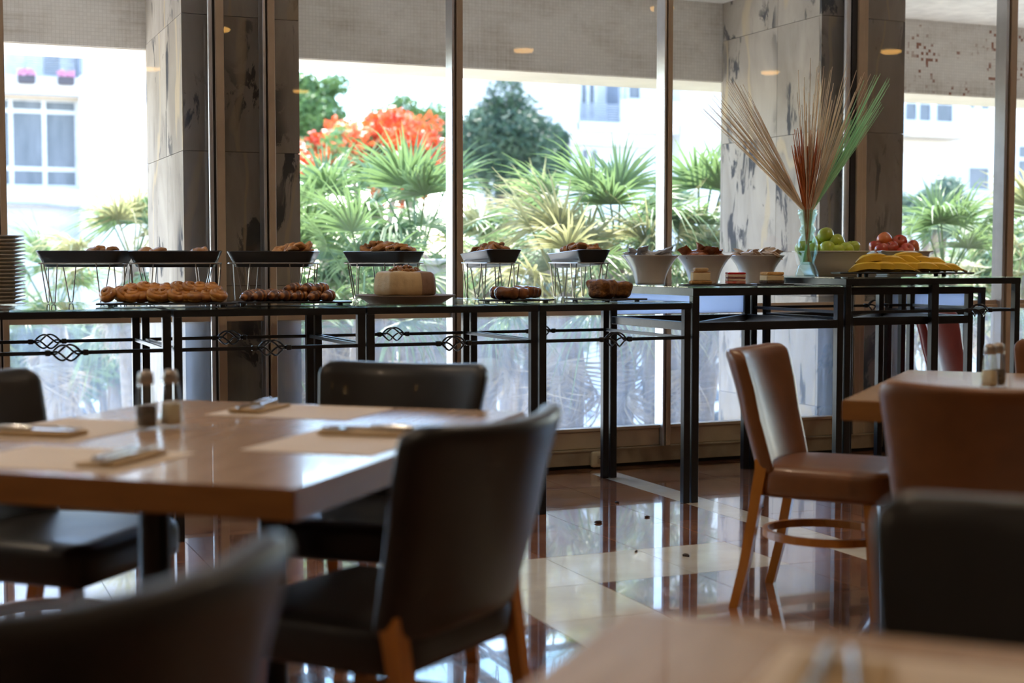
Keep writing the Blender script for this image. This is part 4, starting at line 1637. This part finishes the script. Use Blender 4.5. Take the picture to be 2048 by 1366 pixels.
xw0, xw1 = aty(158, 400, YB).x, aty(470, 400, YB).x
MB().box(xw0, xw1, YB - .5, YB + 9, GZ, 10.0).build('wall', m_facade, ab)
MB().box(aty(-420, 400, YB).x, xw0, YB, YB + 9, GZ, 10.0).build('wall', m_facade_shade, ab)
fbox('slab_band', m_trim, ab, (-400, 185), (160, 192), YB, .1, .25)
fbox('balcony_parapet', m_facade, ab, (-400, 152), (157, 186), YB, .1, .9)
fbox('slab_band', m_trim, ab, (-400, 404), (160, 410), YB, .1, .5)
fbox('balcony_parapet', m_facade, ab, (-400, 376), (160, 404), YB, .1, .35)
slats('shutter', m_shut, ab, (15, 96), (50, 150), YB, 11)
slats('shutter', m_shut, ab, (52, 96), (86, 150), YB, 11)
slats('shutter', m_grey, ab, (88, 96), (118, 151), YB, 11)
slats('shutter', m_shut, ab, (120, 98), (148, 152), YB, 11)
fbox('balcony_rail', m_grey, ab, (151, 96), (157, 155), YB, .05, .95)
fwindow(ab, (-115, 197), (154, 373), YB, 4, (.24, 1.15, .36), .10)
slats('shutter', m_shut, ab, (5, 452), (15, 500), YB, 9)
slats('shutter', m_shut, ab, (24, 452), (50, 500), YB, 9)
slats('shutter', m_shut, ab, (91, 450), (119, 512), YB, 11)
slats('shutter', m_shut, ab, (124, 450), (152, 512), YB, 11)
fwindow(ab, (244, 277), (300, 340), YB - .5, 1, (1,), .12, m_ac)
fbox('window_sill', m_facade, ab, (240, 342), (304, 347), YB - .5, .1, .25)
fwindow(ab, (262, 96), (290, 124), YB - .5, 2, (1,), .14, m_facade_shade)
MB().tube([(aty(-300, 418, YB).x, YB - 1.0, aty(0, 404, YB).z), (aty(80, 418, YB).x, YB - 1.0, aty(80, 411, YB).z), (aty(165, 418, YB).x, YB - .55, aty(160, 421, YB).z)], .03, 6).build('cable', m_grey, ab)
MB().box(aty(-420, 400, YB).x - .3, xw1 + .3, YB - .9, YB + 9.3, 10.0, 10.3).build('roof', m_facade, ab)
for (p0, p1, words) in (((35, 150), (70, 167), 'left'), ((115, 153), (148, 170), 'right')):
    a, b = aty(p0[0], 160, YB - 1), aty(p1[0], 160, YB - 1)
    fb_ = thing('flower_box', 'dark flower box with pink flowers on the balcony of the white block, %s one' % words, 'flower box', ((a.x + b.x) / 2, YB - 1.08, aty(p0[0], p1[1], YB - 1).z))
    wq = (b.x - a.x) / 2
    MB().add(*(lambda m_: (m_.v, m_.f))(MB().rbox(wq, .11, .1, .03, 3))).build('planter', m_pot, fb_, loc=(0, 0, .1))
    mb = MB()
    for i in range(70):
        mb.lathe([(0, -.02), (.035, 0), (0, .03)], 5, T(U(-wq, wq), U(-.12, .12), U(.2, .34), 0, U(-1, 1), U(-1, 1)))
    o = mb.build('flowers', m_pink, fb_)
    o['kind'] = 'stuff'

# right apartment block behind the palms
YC = 44.0
rb_ = thing('apartment_building', 'white apartment block with a balcony, seen through the middle window behind the palms', 'building', (aty(1290, 500, YC).x, YC + 4, GZ))
X0, X1 = aty(1128, 400, YC).x, aty(1588, 400, YC).x
MB().box(X0, X1, YC, YC + 9, GZ, 11.5).build('wall', m_facade_shade, rb_)
MB().box(aty(1345, 400, YC).x, X1, YC - .6, YC, GZ, 11.5).build('wall', m_facade, rb_)
fwindow(rb_, (1143, 163), (1190, 240), YC - .02, 3, (1,), .12)
fbox('balcony_slab', m_facade, rb_, (1130, 252), (1330, 268), YC, .1, .95)
fbox('balcony_parapet', m_facade, rb_, (1218, 205), (1344, 252), YC, .1, .55)
slats('balcony_railing', m_grey, rb_, (1138, 212), (1216, 250), YC, 8, .9)
fbox('balcony_post', m_grey, rb_, (1213, 163), (1217, 250), YC, .06, .92)
fbox('balcony_post', m_wframe, rb_, (1128, 165), (1134, 268), YC, .06, .95)
fwindow(rb_, (1254, 168), (1281, 200), YC - .02, 1, (1,), .1)
fbox('parapet', m_facade, rb_, (1130, 268), (1300, 292), YC, .1, .4)
fwindow(rb_, (1160, 296), (1196, 352), YC - .02, 2, (1,), .12)
MB().box(X0 - .3, X1 + .3, YC - 1, YC + 9.3, 11.5, 11.8).build('roof', m_facade, rb_)

# far right apartment block
YE = 40.0
eb = thing('apartment_building', 'white apartment block with dark window over air conditioner, right of the right pillar', 'building', (aty(1930, 500, YE).x, YE + 4, GZ))
X0, X1 = aty(1765, 400, YE).x, aty(2420, 400, YE).x
MB().box(X0, X1, YE, YE + 9, GZ, 12.5).build('wall', m_facade, eb)
MB().box(X0, aty(1880, 400, YE).x, YE - 1.2, YE - 1.05, aty(1850, 278, YE).z, aty(1850, 250, YE).z).build('balcony_parapet', m_facade_shade, eb)
fbox('balcony_slab', m_trim, eb, (1770, 273), (1905, 280), YE, .1, 1.3)  # darker tan edge carries the slab's shadow line in its colour
fwindow(eb, (1806, 204), (1862, 250), YE - .02, 2, (1,), .12)
fwindow(eb, (1868, 206), (1906, 250), YE - .02, 1, (1,), .12)
fbox('shutter_box', m_facade_shade, eb, (1790, 304), (1898, 400), YE, .05, .25)
fbox('shutter_lip', m_trim, eb, (1790, 303), (1900, 307), YE, .05, .32)
fwindow(eb, (1936, 205), (1950, 219), YE - .02, 1, (1,), .08)
fwindow(eb, (1958, 206), (1978, 221), YE - .02, 1, (1,), .08)
fwindow(eb, (1934, 334), (1977, 381), YE - .02, 1, (1,), .06)
fwindow(eb, (2032, 290), (2075, 385), YE - .02, 1, (.3, .7), .1)
fbox('window_sill', m_facade_shade, eb, (1925, 384), (1985, 388), YE, .05, .3)
ac = thing('air_conditioner', 'pale air conditioner box below the dark window of the far right block', 'air conditioner', (aty(1955, 400, YE).x, YE - .4, aty(1955, 414, YE).z))
wq = (aty(1977, 400, YE).x - aty(1934, 400, YE).x) / 2
MB().cbox(-wq, wq, -.25, .395, 0, .40, .02).build('casing', m_ac, ac)
MB().lathe([(.02, 0), (.16, .0), (.16, -.02), (.14, -.02), (.14, -.01), (.02, -.01)], 20, T(-.12, -.252, .2, rx=-PI / 2)).build('fan_grille', m_grey, ac)
MB().box(aty(1765, 400, YE).x - .3, X1 + .3, YE - 1, YE + 9.3, 12.5, 12.8).build('roof', m_facade, eb)

for r_ in (ab, rb_, eb):
    reroot(r_)

# white gate pillar, railing, bollards, cars --------------------------------------
p = atd(866, 600, 11.5)
t = thing('gate_pillar', 'white rendered pillar with a flat cap outside, left of the middle window post', 'pillar', (p.x, p.y, GZ), R(-23))
zt = atd(866, 518, 11.5).z
MB().cbox(-.115, .115, -.12, .12, 0, zt - GZ - .05, .006).build('shaft', m_facade_shade, t)
MB().cbox(-.14, .14, -.145, .145, zt - GZ - .05, zt - GZ, .008).build('cap', m_facade, t)
MB().cbox(-.02, .02, -.135, -.12, zt - GZ - .24, zt - GZ - .14, .004).build('plaque', m_grey, t)

a, b = atd(905, 436, 24), atd(1012, 432, 24)
t = thing('street_railing', 'white tubular railing glimpsed behind the palms', 'railing', (a.x, a.y, GZ))
for dz in (0, -.14):
    MB().tube([(0, 0, a.z - GZ + dz), (b.x - a.x, b.y - a.y, b.z - GZ + dz)], .025, 8).build('rail', m_facade_shade, t)
for k in range(5):
    f_ = k / 4
    MB().tube([((b.x - a.x) * f_, (b.y - a.y) * f_, 0), ((b.x - a.x) * f_, (b.y - a.y) * f_, a.z - GZ)], .025, 8).build('post', m_facade_shade, t)

bol = None
for i, (px, d) in enumerate([(1108, 43), (1126, 43), (1149, 43), (1179, 43), (1092, 47), (1064, 47), (1236, 43), (1040, 47), (1452, 44)]):
    p = atd(px, 826, d)
    x, y = p.x, p.y
    lb = 'grey street bollard with pale head beyond the glass below the low tables'
    if bol is None:
        bol = thing('bollard', lb, 'bollard', (x, y, GZ), 0, 'street bollards')
        MB().lathe([(.085, 0), (.085, .62), (.07, .64)], 16).build('shaft', m_grey, bol, True)
        MB().lathe([(.07, .64), (.09, .66), (.09, .76), (.06, .80), (0, .81)], 16).build('head', m_facade_shade, bol, True)
    else:
        c = copy_tree(bol)
        c.location = (x, y, GZ)
m_carp = M('white_car_paint', (.78, .79, .80), .15, 0, (.76, .77, .78), 3, coat=.6)
m_carg = M('car_window_glass', (.04, .05, .06), .06)
m_tyre = M('car_tyre', (.02, .02, .02), .8)
m_hub = M('wheel_hub', (.5, .5, .52), .3, .8)


def car(label, x, y, rz):
    t = thing('car', label, 'car', (x, y, GZ + .02), rz)
    secs = [(-2.1, .42, .62, .70), (-2.05, .3, .85, .80), (-1.4, .25, .92, .86), (-.6, .22, .95, .88), (.6, .22, .97, .88), (1.4, .25, .98, .86), (2.0, .3, .93, .80), (2.1, .45, .7, .72)]
    v, f = [], []
    n = 10
    for (x_, z0, z1, hw) in secs:
        for k in range(n):
            th = 2 * PI * k / n + PI / n
            c_, s_ = math.cos(th), math.sin(th)
            v.append((x_, hw * math.copysign(abs(c_) ** .4, c_), (z0 + z1) / 2 + (z1 - z0) / 2 * math.copysign(abs(s_) ** .5, s_)))
    for i in range(len(secs) - 1):
        for k in range(n):
            f.append((i * n + k, i * n + (k + 1) % n, (i + 1) * n + (k + 1) % n, (i + 1) * n + k))
    f += [tuple(reversed(range(n))), tuple((len(secs) - 1) * n + k for k in range(n))]
    MB().add(v, f).build('body', m_carp, t, True)
    cab = [(-1.75, .93, .76), (-1.1, 1.40, .62), (.15, 1.46, .62), (1.05, .95, .76)]
    v = [(a_, s_ * w_, z_) for (a_, z_, w_) in cab for s_ in (-1, 1)]
    v += [(a_, s_ * .74, .85) for (a_, z_, w_) in cab for s_ in (-1, 1)]
    f = [(0, 1, 3, 2), (4, 5, 7, 6), (0, 2, 10, 8), (2, 4, 12, 10), (4, 6, 14, 12), (1, 9, 11, 3), (3, 11, 13, 5), (5, 13, 15, 7), (0, 8, 9, 1), (6, 7, 15, 14)]
    MB().add(v, f).build('window_glass', m_carg, t)
    MB().rbox(.66, .64, .025, .02, 3, mat=T(-.47, 0, 1.445, 0, 0, -.03)).build('roof', m_carp, t, 'all')
    pb = MB()
    for s_ in (-1, 1):
        for (a_, b_) in (((-1.75, .76, .93), (-1.1, .63, 1.42)), ((1.05, .76, .95), (.15, .63, 1.46)), ((-.45, .76, .93), (-.45, .64, 1.44))):
            pb.bar((a_[0], s_ * a_[1], a_[2]), (b_[0], s_ * b_[1], b_[2]), .07, .05)
    pb.build('roof_pillars', m_carp, t)
    for (x_, s_) in ((-1.35, -1), (-1.35, 1), (1.35, -1), (1.35, 1)):
        wh_ = MB().lathe([(.12, -.1), (.31, -.1), (.33, -.07), (.33, .07), (.31, .1), (.12, .1)], 20, T(x_, s_ * .8, .31, rx=PI / 2)).build('wheel', m_tyre, t, True)
        MB().lathe([(0, -.09), (.2, -.09), (.2, .09), (0, .09)], 14, T(x_, s_ * .8, .31, rx=PI / 2)).build('hub', m_hub, wh_)
    return t


p = atd(215, 800, 33)
car('white car parked outside below the left pane, beyond the first low table', p.x, p.y, R(10))
p = atd(1500, 815, 40)
car('white car parked in the street beyond the right low panes', p.x, p.y, R(-5))
p = atd(880, 742, 38)
car('white car on the far side of the street beyond the cake table', p.x, p.y, R(0))

# ------------------------------------------------------------------ planting
m_lf_pale = leafmat('pale_green_leaf', (.09, .15, .05), (.17, .235, .085), (.28, .33, .15))
m_lf_dark = leafmat('dark_green_leaf', (.022, .055, .030), (.055, .105, .055), (.13, .19, .10), .3)
m_lf_mid = leafmat('mid_green_leaf', (.07, .15, .05), (.14, .25, .07), (.30, .38, .14))
m_lf_grey = leafmat('grey_green_leaf', (.11, .165, .115), (.18, .245, .18), (.30, .36, .28))
m_flame = leafmat('flame_blossom', (.66, .055, .012), (.80, .12, .02), (.86, .27, .05), .3, 1.2)
m_fr_g = leafmat('fan_palm_green', (.085, .155, .05), (.17, .25, .09), (.34, .38, .22), .42)
m_fr_y = leafmat('fan_palm_yellow', (.22, .24, .09), (.36, .34, .17), (.50, .46, .30), .42)
m_fr_d = leafmat('fan_palm_dry', (.26, .20, .13), (.36, .30, .21), (.46, .40, .30), .3)
m_bark = M('grey_brown_bark', (.19, .15, .11), .9, 0, (.12, .09, .07), 6, .6, 20)
m_palmbark = M('fibrous_palm_bark', (.26, .20, .14), .9, 0, (.15, .11, .075), 9, .8, 25, scale=(1, 1, 3))


def leaf_cloud(q, blobs, n, size, long=1.6):
    """leaves scattered over the shells of overlapping blobs"""
    v, f = [], []
    tot = sum(b[3] ** 2 for b in blobs)
    for (bx, by, bz, br) in blobs:
        for i in range(int(n * br * br / tot)):
            d = Vector((q.gauss(0, 1), q.gauss(0, 1), q.gauss(0, 1))).normalized()
            p = Vector((bx, by, bz)) + d * br * (q.uniform(.55, 1.05))
            a = Vector((q.gauss(0, 1), q.gauss(0, 1), q.gauss(0, .7))).normalized()
            b = (a.cross(d + Vector((q.gauss(0, .5), q.gauss(0, .5), q.gauss(0, .5))))).normalized()
            s_ = size * q.uniform(.6, 1.3)
            o = len(v)
            v += [tuple(p - a * s_ * long), tuple(p + b * s_ * .5), tuple(p + a * s_ * long), tuple(p - b * s_ * .5)]
            f.append((o, o + 1, o + 2, o + 3))
    mb = MB()
    return mb.add(v, f)


def tree(name, label, px, py, d, rx, rz, mat, n=5000, size=.09, nb=16, seed=3, blossoms=0, cat='tree'):
    q = random.Random(seed)
    p = atd(px, py, d)
    t = thing(name, label, cat, (p.x, p.y, GZ))
    h = p.z - GZ
    blobs = [(0, 0, h, min(rx, rz) * .62)]
    for i in range(nb):
        dv = Vector((q.gauss(0, 1), q.gauss(0, 1), q.gauss(0, 1))).normalized() * q.uniform(.5, .95)
        br = min(rx, rz) * q.uniform(.24, .45)
        blobs.append((dv.x * (rx - br * .6), dv.y * (rx - br * .6), h + dv.z * (rz - br * .6), br))
    o = leaf_cloud(q, blobs, n, size).build('crown', mat, t)
    o['kind'] = 'stuff'
    tb = MB()
    tb.tube([(0, 0, 0), (.1, .05, h * .35), (.05, -.05, h * .7), (0, 0, h)], [.24, .19, .14, .06], 10)
    for i in range(6):
        b_ = blobs[1 + i]
        tb.tube([(.06, 0, h * .55), (b_[0] * .5, b_[1] * .5, h * .55 + (b_[2] - h * .55) * .6), b_[:3]], [.09, .06, .02], 7)
    tb.build('trunk', m_bark, t, True)
    if blossoms:
        mb = MB()
        for i in range(blossoms):
            b_ = q.choice(blobs[1:])
            dv = Vector((q.gauss(0, .8), q.gauss(-.6, .6), q.gauss(.75, .5))).normalized()
            c_ = Vector(b_[:3]) + dv * b_[3] * 1.05
            pts = leaf_cloud(q, [(c_.x, c_.y, c_.z, q.uniform(.12, .24))], 55, .05, 1.1)
            mb.add(pts.v, pts.f)
        o = mb.build('blossom', m_flame, t)
        o['kind'] = 'stuff'
    return t


tree('flame_tree', 'flame tree covered in orange-red blossom, left of the middle window post', 752, 322, 22, 1.4, .85, m_lf_mid, 3800, .06, 22, 5, 170)
tree('evergreen_tree', 'dark dense evergreen tree right of the middle window post', 1000, 295, 40, 1.75, 1.95, m_lf_dark, 22000, .06, 30, 8)
tree('evergreen_tree', 'dark narrow evergreen beside the white block with a balcony', 1098, 300, 45, .85, 1.6, m_lf_dark, 9000, .065, 16, 9)
tree('broadleaf_tree', 'tall mid-green tree behind the flame tree, next to the left pillar', 640, 245, 42, 1.3, 1.75, m_lf_mid, 15000, .06, 24, 11)
tree('broadleaf_tree', 'pale hazy tree behind the flame tree, middle of the left pane', 820, 272, 48, 2.2, 1.45, m_lf_mid, 15000, .065, 26, 12)
tree('broadleaf_tree', 'grey-green loose tree right of the right pillar', 1870, 420, 24, .75, .6, m_lf_grey, 3600, .055, 16, 14)
tree('garden_bush', 'tall green garden bush behind the low left pane', 60, 700, 15, .95, .55, m_lf_pale, 4500, .05, 18, 21, cat='bush')
tree('garden_bush', 'green garden bush beside the left pillar base', 225, 725, 17, .9, .5, m_lf_mid, 3600, .05, 16, 22, cat='bush')
tree('garden_bush', 'low green bush behind the cake table', 655, 735, 20, .6, .45, m_lf_mid, 2400, .05, 12, 23, cat='bush')
tree('garden_bush', 'low pale bush under the fan palms, middle panes', 1010, 640, 17, 1.3, .55, m_lf_grey, 4200, .05, 16, 24, cat='bush')
tree('garden_bush', 'pale bush under the fan palms, right of the silver post', 1385, 640, 16, .9, .55, m_lf_grey, 3000, .05, 14, 25, cat='bush')
tree('garden_bush', 'pale yellow-green bush in the far right pane', 2035, 560, 15, .9, .75, m_lf_pale, 3000, .05, 14, 26, cat='bush')
tree('garden_bush', 'broad green bush in the lower left of the flame tree pane', 770, 590, 16, 1.3, .5, m_lf_mid, 3600, .05, 14, 27, cat='bush')


def frond_mesh(name, mat, q, nbl=30, Rl=.62, spread=205, pet=.75, droop=.25):
    """fan leaf: petiole along +Z, blades radiating in the X-Z plane, tips bending to -Y"""
    mb = MB()
    mb.tube([(0, 0, 0), (0, .015, pet * .5), (0, 0, pet)], [.016, .012, .009], 5)
    for i in range(nbl):
        a = R(-spread / 2 + spread * i / (nbl - 1))
        L = Rl * (.72 + .28 * math.cos(a * .8)) * q.uniform(.82, 1.12)
        a += q.uniform(-.05, .05)
        d = Vector((math.sin(a), 0, math.cos(a)))
        sd = Vector((math.cos(a), 0, -math.sin(a)))
        dr = droop * q.uniform(.2, 2.2)
        rows = []
        for k, (f_, w_) in enumerate(((.0, .007), (.35, .0165), (.6, .0125), (.82, .006), (1.0, .0008))):
            c = Vector((0, 0, pet)) + d * L * f_ + Vector((0, -dr * L * f_ ** 2.6, -dr * .35 * L * f_ ** 3))
            rows.append((c - sd * w_ + Vector((0, .004, 0)), c, c + sd * w_ + Vector((0, .004, 0))))
        v = [tuple(p_) for r_ in rows for p_ in r_]
        f = []
        for k in range(4):
            for j in range(2):
                o = k * 3 + j
                f.append((o, o + 1, o + 4, o + 3))
        mb.add(v, f)
    return mb.mesh(name, mat)


q0 = random.Random(99)
FR = {'g': [frond_mesh('leaf', m_fr_g, q0, 34, .62, 170, .8, .22), frond_mesh('leaf', m_fr_g, q0, 34, .60, 190, .7, .6)],
      'y': [frond_mesh('leaf', m_fr_y, q0, 34, .60, 180, .7, .5), frond_mesh('leaf', m_fr_g, q0, 34, .58, 190, .65, .7)],
      'd': [frond_mesh('leaf', m_fr_d, q0, 26, .55, 190, .6, .8)]}


def palm(label, px, py, d, n, sc, kind='g', seed=1, dry=5):
    q = random.Random(seed)
    p = atd(px, py, d)
    t = thing('fan_palm', label, 'palm', (p.x, p.y, GZ), q.uniform(0, 6))
    h = p.z - GZ
    MB().lathe([(.17, 0), (.14, h * .3), (.12, h * .7), (.15, h * .9), (.09, h + .05), (0, h + .1)], 12, fn=lambda p_, th: Vector((p_.x * (1 + .1 * math.sin(5 * th + p_.z * 9)), p_.y * (1 + .1 * math.sin(5 * th + p_.z * 9)), p_.z))).build('trunk', m_palmbark, t, 'all')
    for i in range(n + dry):
        isdry = i >= n
        az = i * 2.39996 + q.uniform(-.2, .2)
        if isdry:
            el, me, s_ = R(q.uniform(-75, -40)), FR['d'][0], sc * q.uniform(.8, 1.0)
        else:
            f_ = i / n
            el = R(80 - 95 * f_ + q.uniform(-9, 9))
            me = FR[kind][0 if q.random() < .65 else 1]
            s_ = sc * q.uniform(.85, 1.12)
        # +Z of the leaf -> direction (az, el); blade face turned up
        dirv = Vector((math.cos(az) * math.cos(el), math.sin(az) * math.cos(el), math.sin(el)))
        upv = Vector((-math.cos(az) * math.sin(el), -math.sin(az) * math.sin(el), math.cos(el)))
        xv = upv.cross(dirv).normalized()
        m3 = Matrix((xv, upv, dirv)).transposed()
        e = (m3 @ Matrix.Rotation(q.uniform(-.5, .5), 3, 'Z')).to_euler()
        o = link('leaf', me, t, (0, 0, h - (.25 * q.random() if isdry else .1 * q.random())), e, (s_, s_, s_))
        if isdry:
            o['label'] = 'dry hanging fan leaf'
    return t


palm('fan palm with one tall bright fan right of the middle panes, before the white block', 1237, 520, 11.0, 15, .78, 'g', 1)
palm('fan palm with drooping pale fans left of the flame tree pane', 668, 520, 12.5, 15, .85, 'g', 2)
palm('fan palm with bright green fans just left of the middle window post', 835, 525, 11.5, 15, .82, 'g', 3)
palm('fan palm right of the middle window post, below the dark evergreen', 1080, 535, 13.0, 15, .82, 'y', 4)
palm('fan palm between the silver post and the right pillar', 1400, 520, 11.5, 15, .80, 'g', 5)
palm('yellowish fan palm left of the left pillar, before the white block', 268, 530, 12.5, 15, .80, 'y', 6)
palm('low fan palm behind the round-cookie racks', 1130, 610, 10.2, 13, .8, 'y', 7)
palm('low fan palm behind the cake', 735, 620, 10.6, 13, .8, 'g', 8)
palm('bright fan palm in the pane right of the right pillar', 1890, 560, 11.5, 15, .78, 'g', 9)
palm('fan palm at the right picture edge', 2070, 540, 12.5, 14, .85, 'y', 10)
palm('fan palm behind the window post, low in the middle panes', 965, 590, 13.0, 14, .85, 'y', 11)
palm('low fan palm behind the white flared bowls', 1325, 615, 10.8, 13, .8, 'y', 12)
palm('fan palm deep in the garden behind the first racks', 110, 640, 13.5, 13, .8, 'g', 13)
palm('fan palm beyond the right pillar, low behind the apron board', 1800, 650, 13.0, 13, .8, 'y', 14)
palm('low fan palm left behind the third rack', 600, 640, 11.4, 13, .8, 'g', 15)
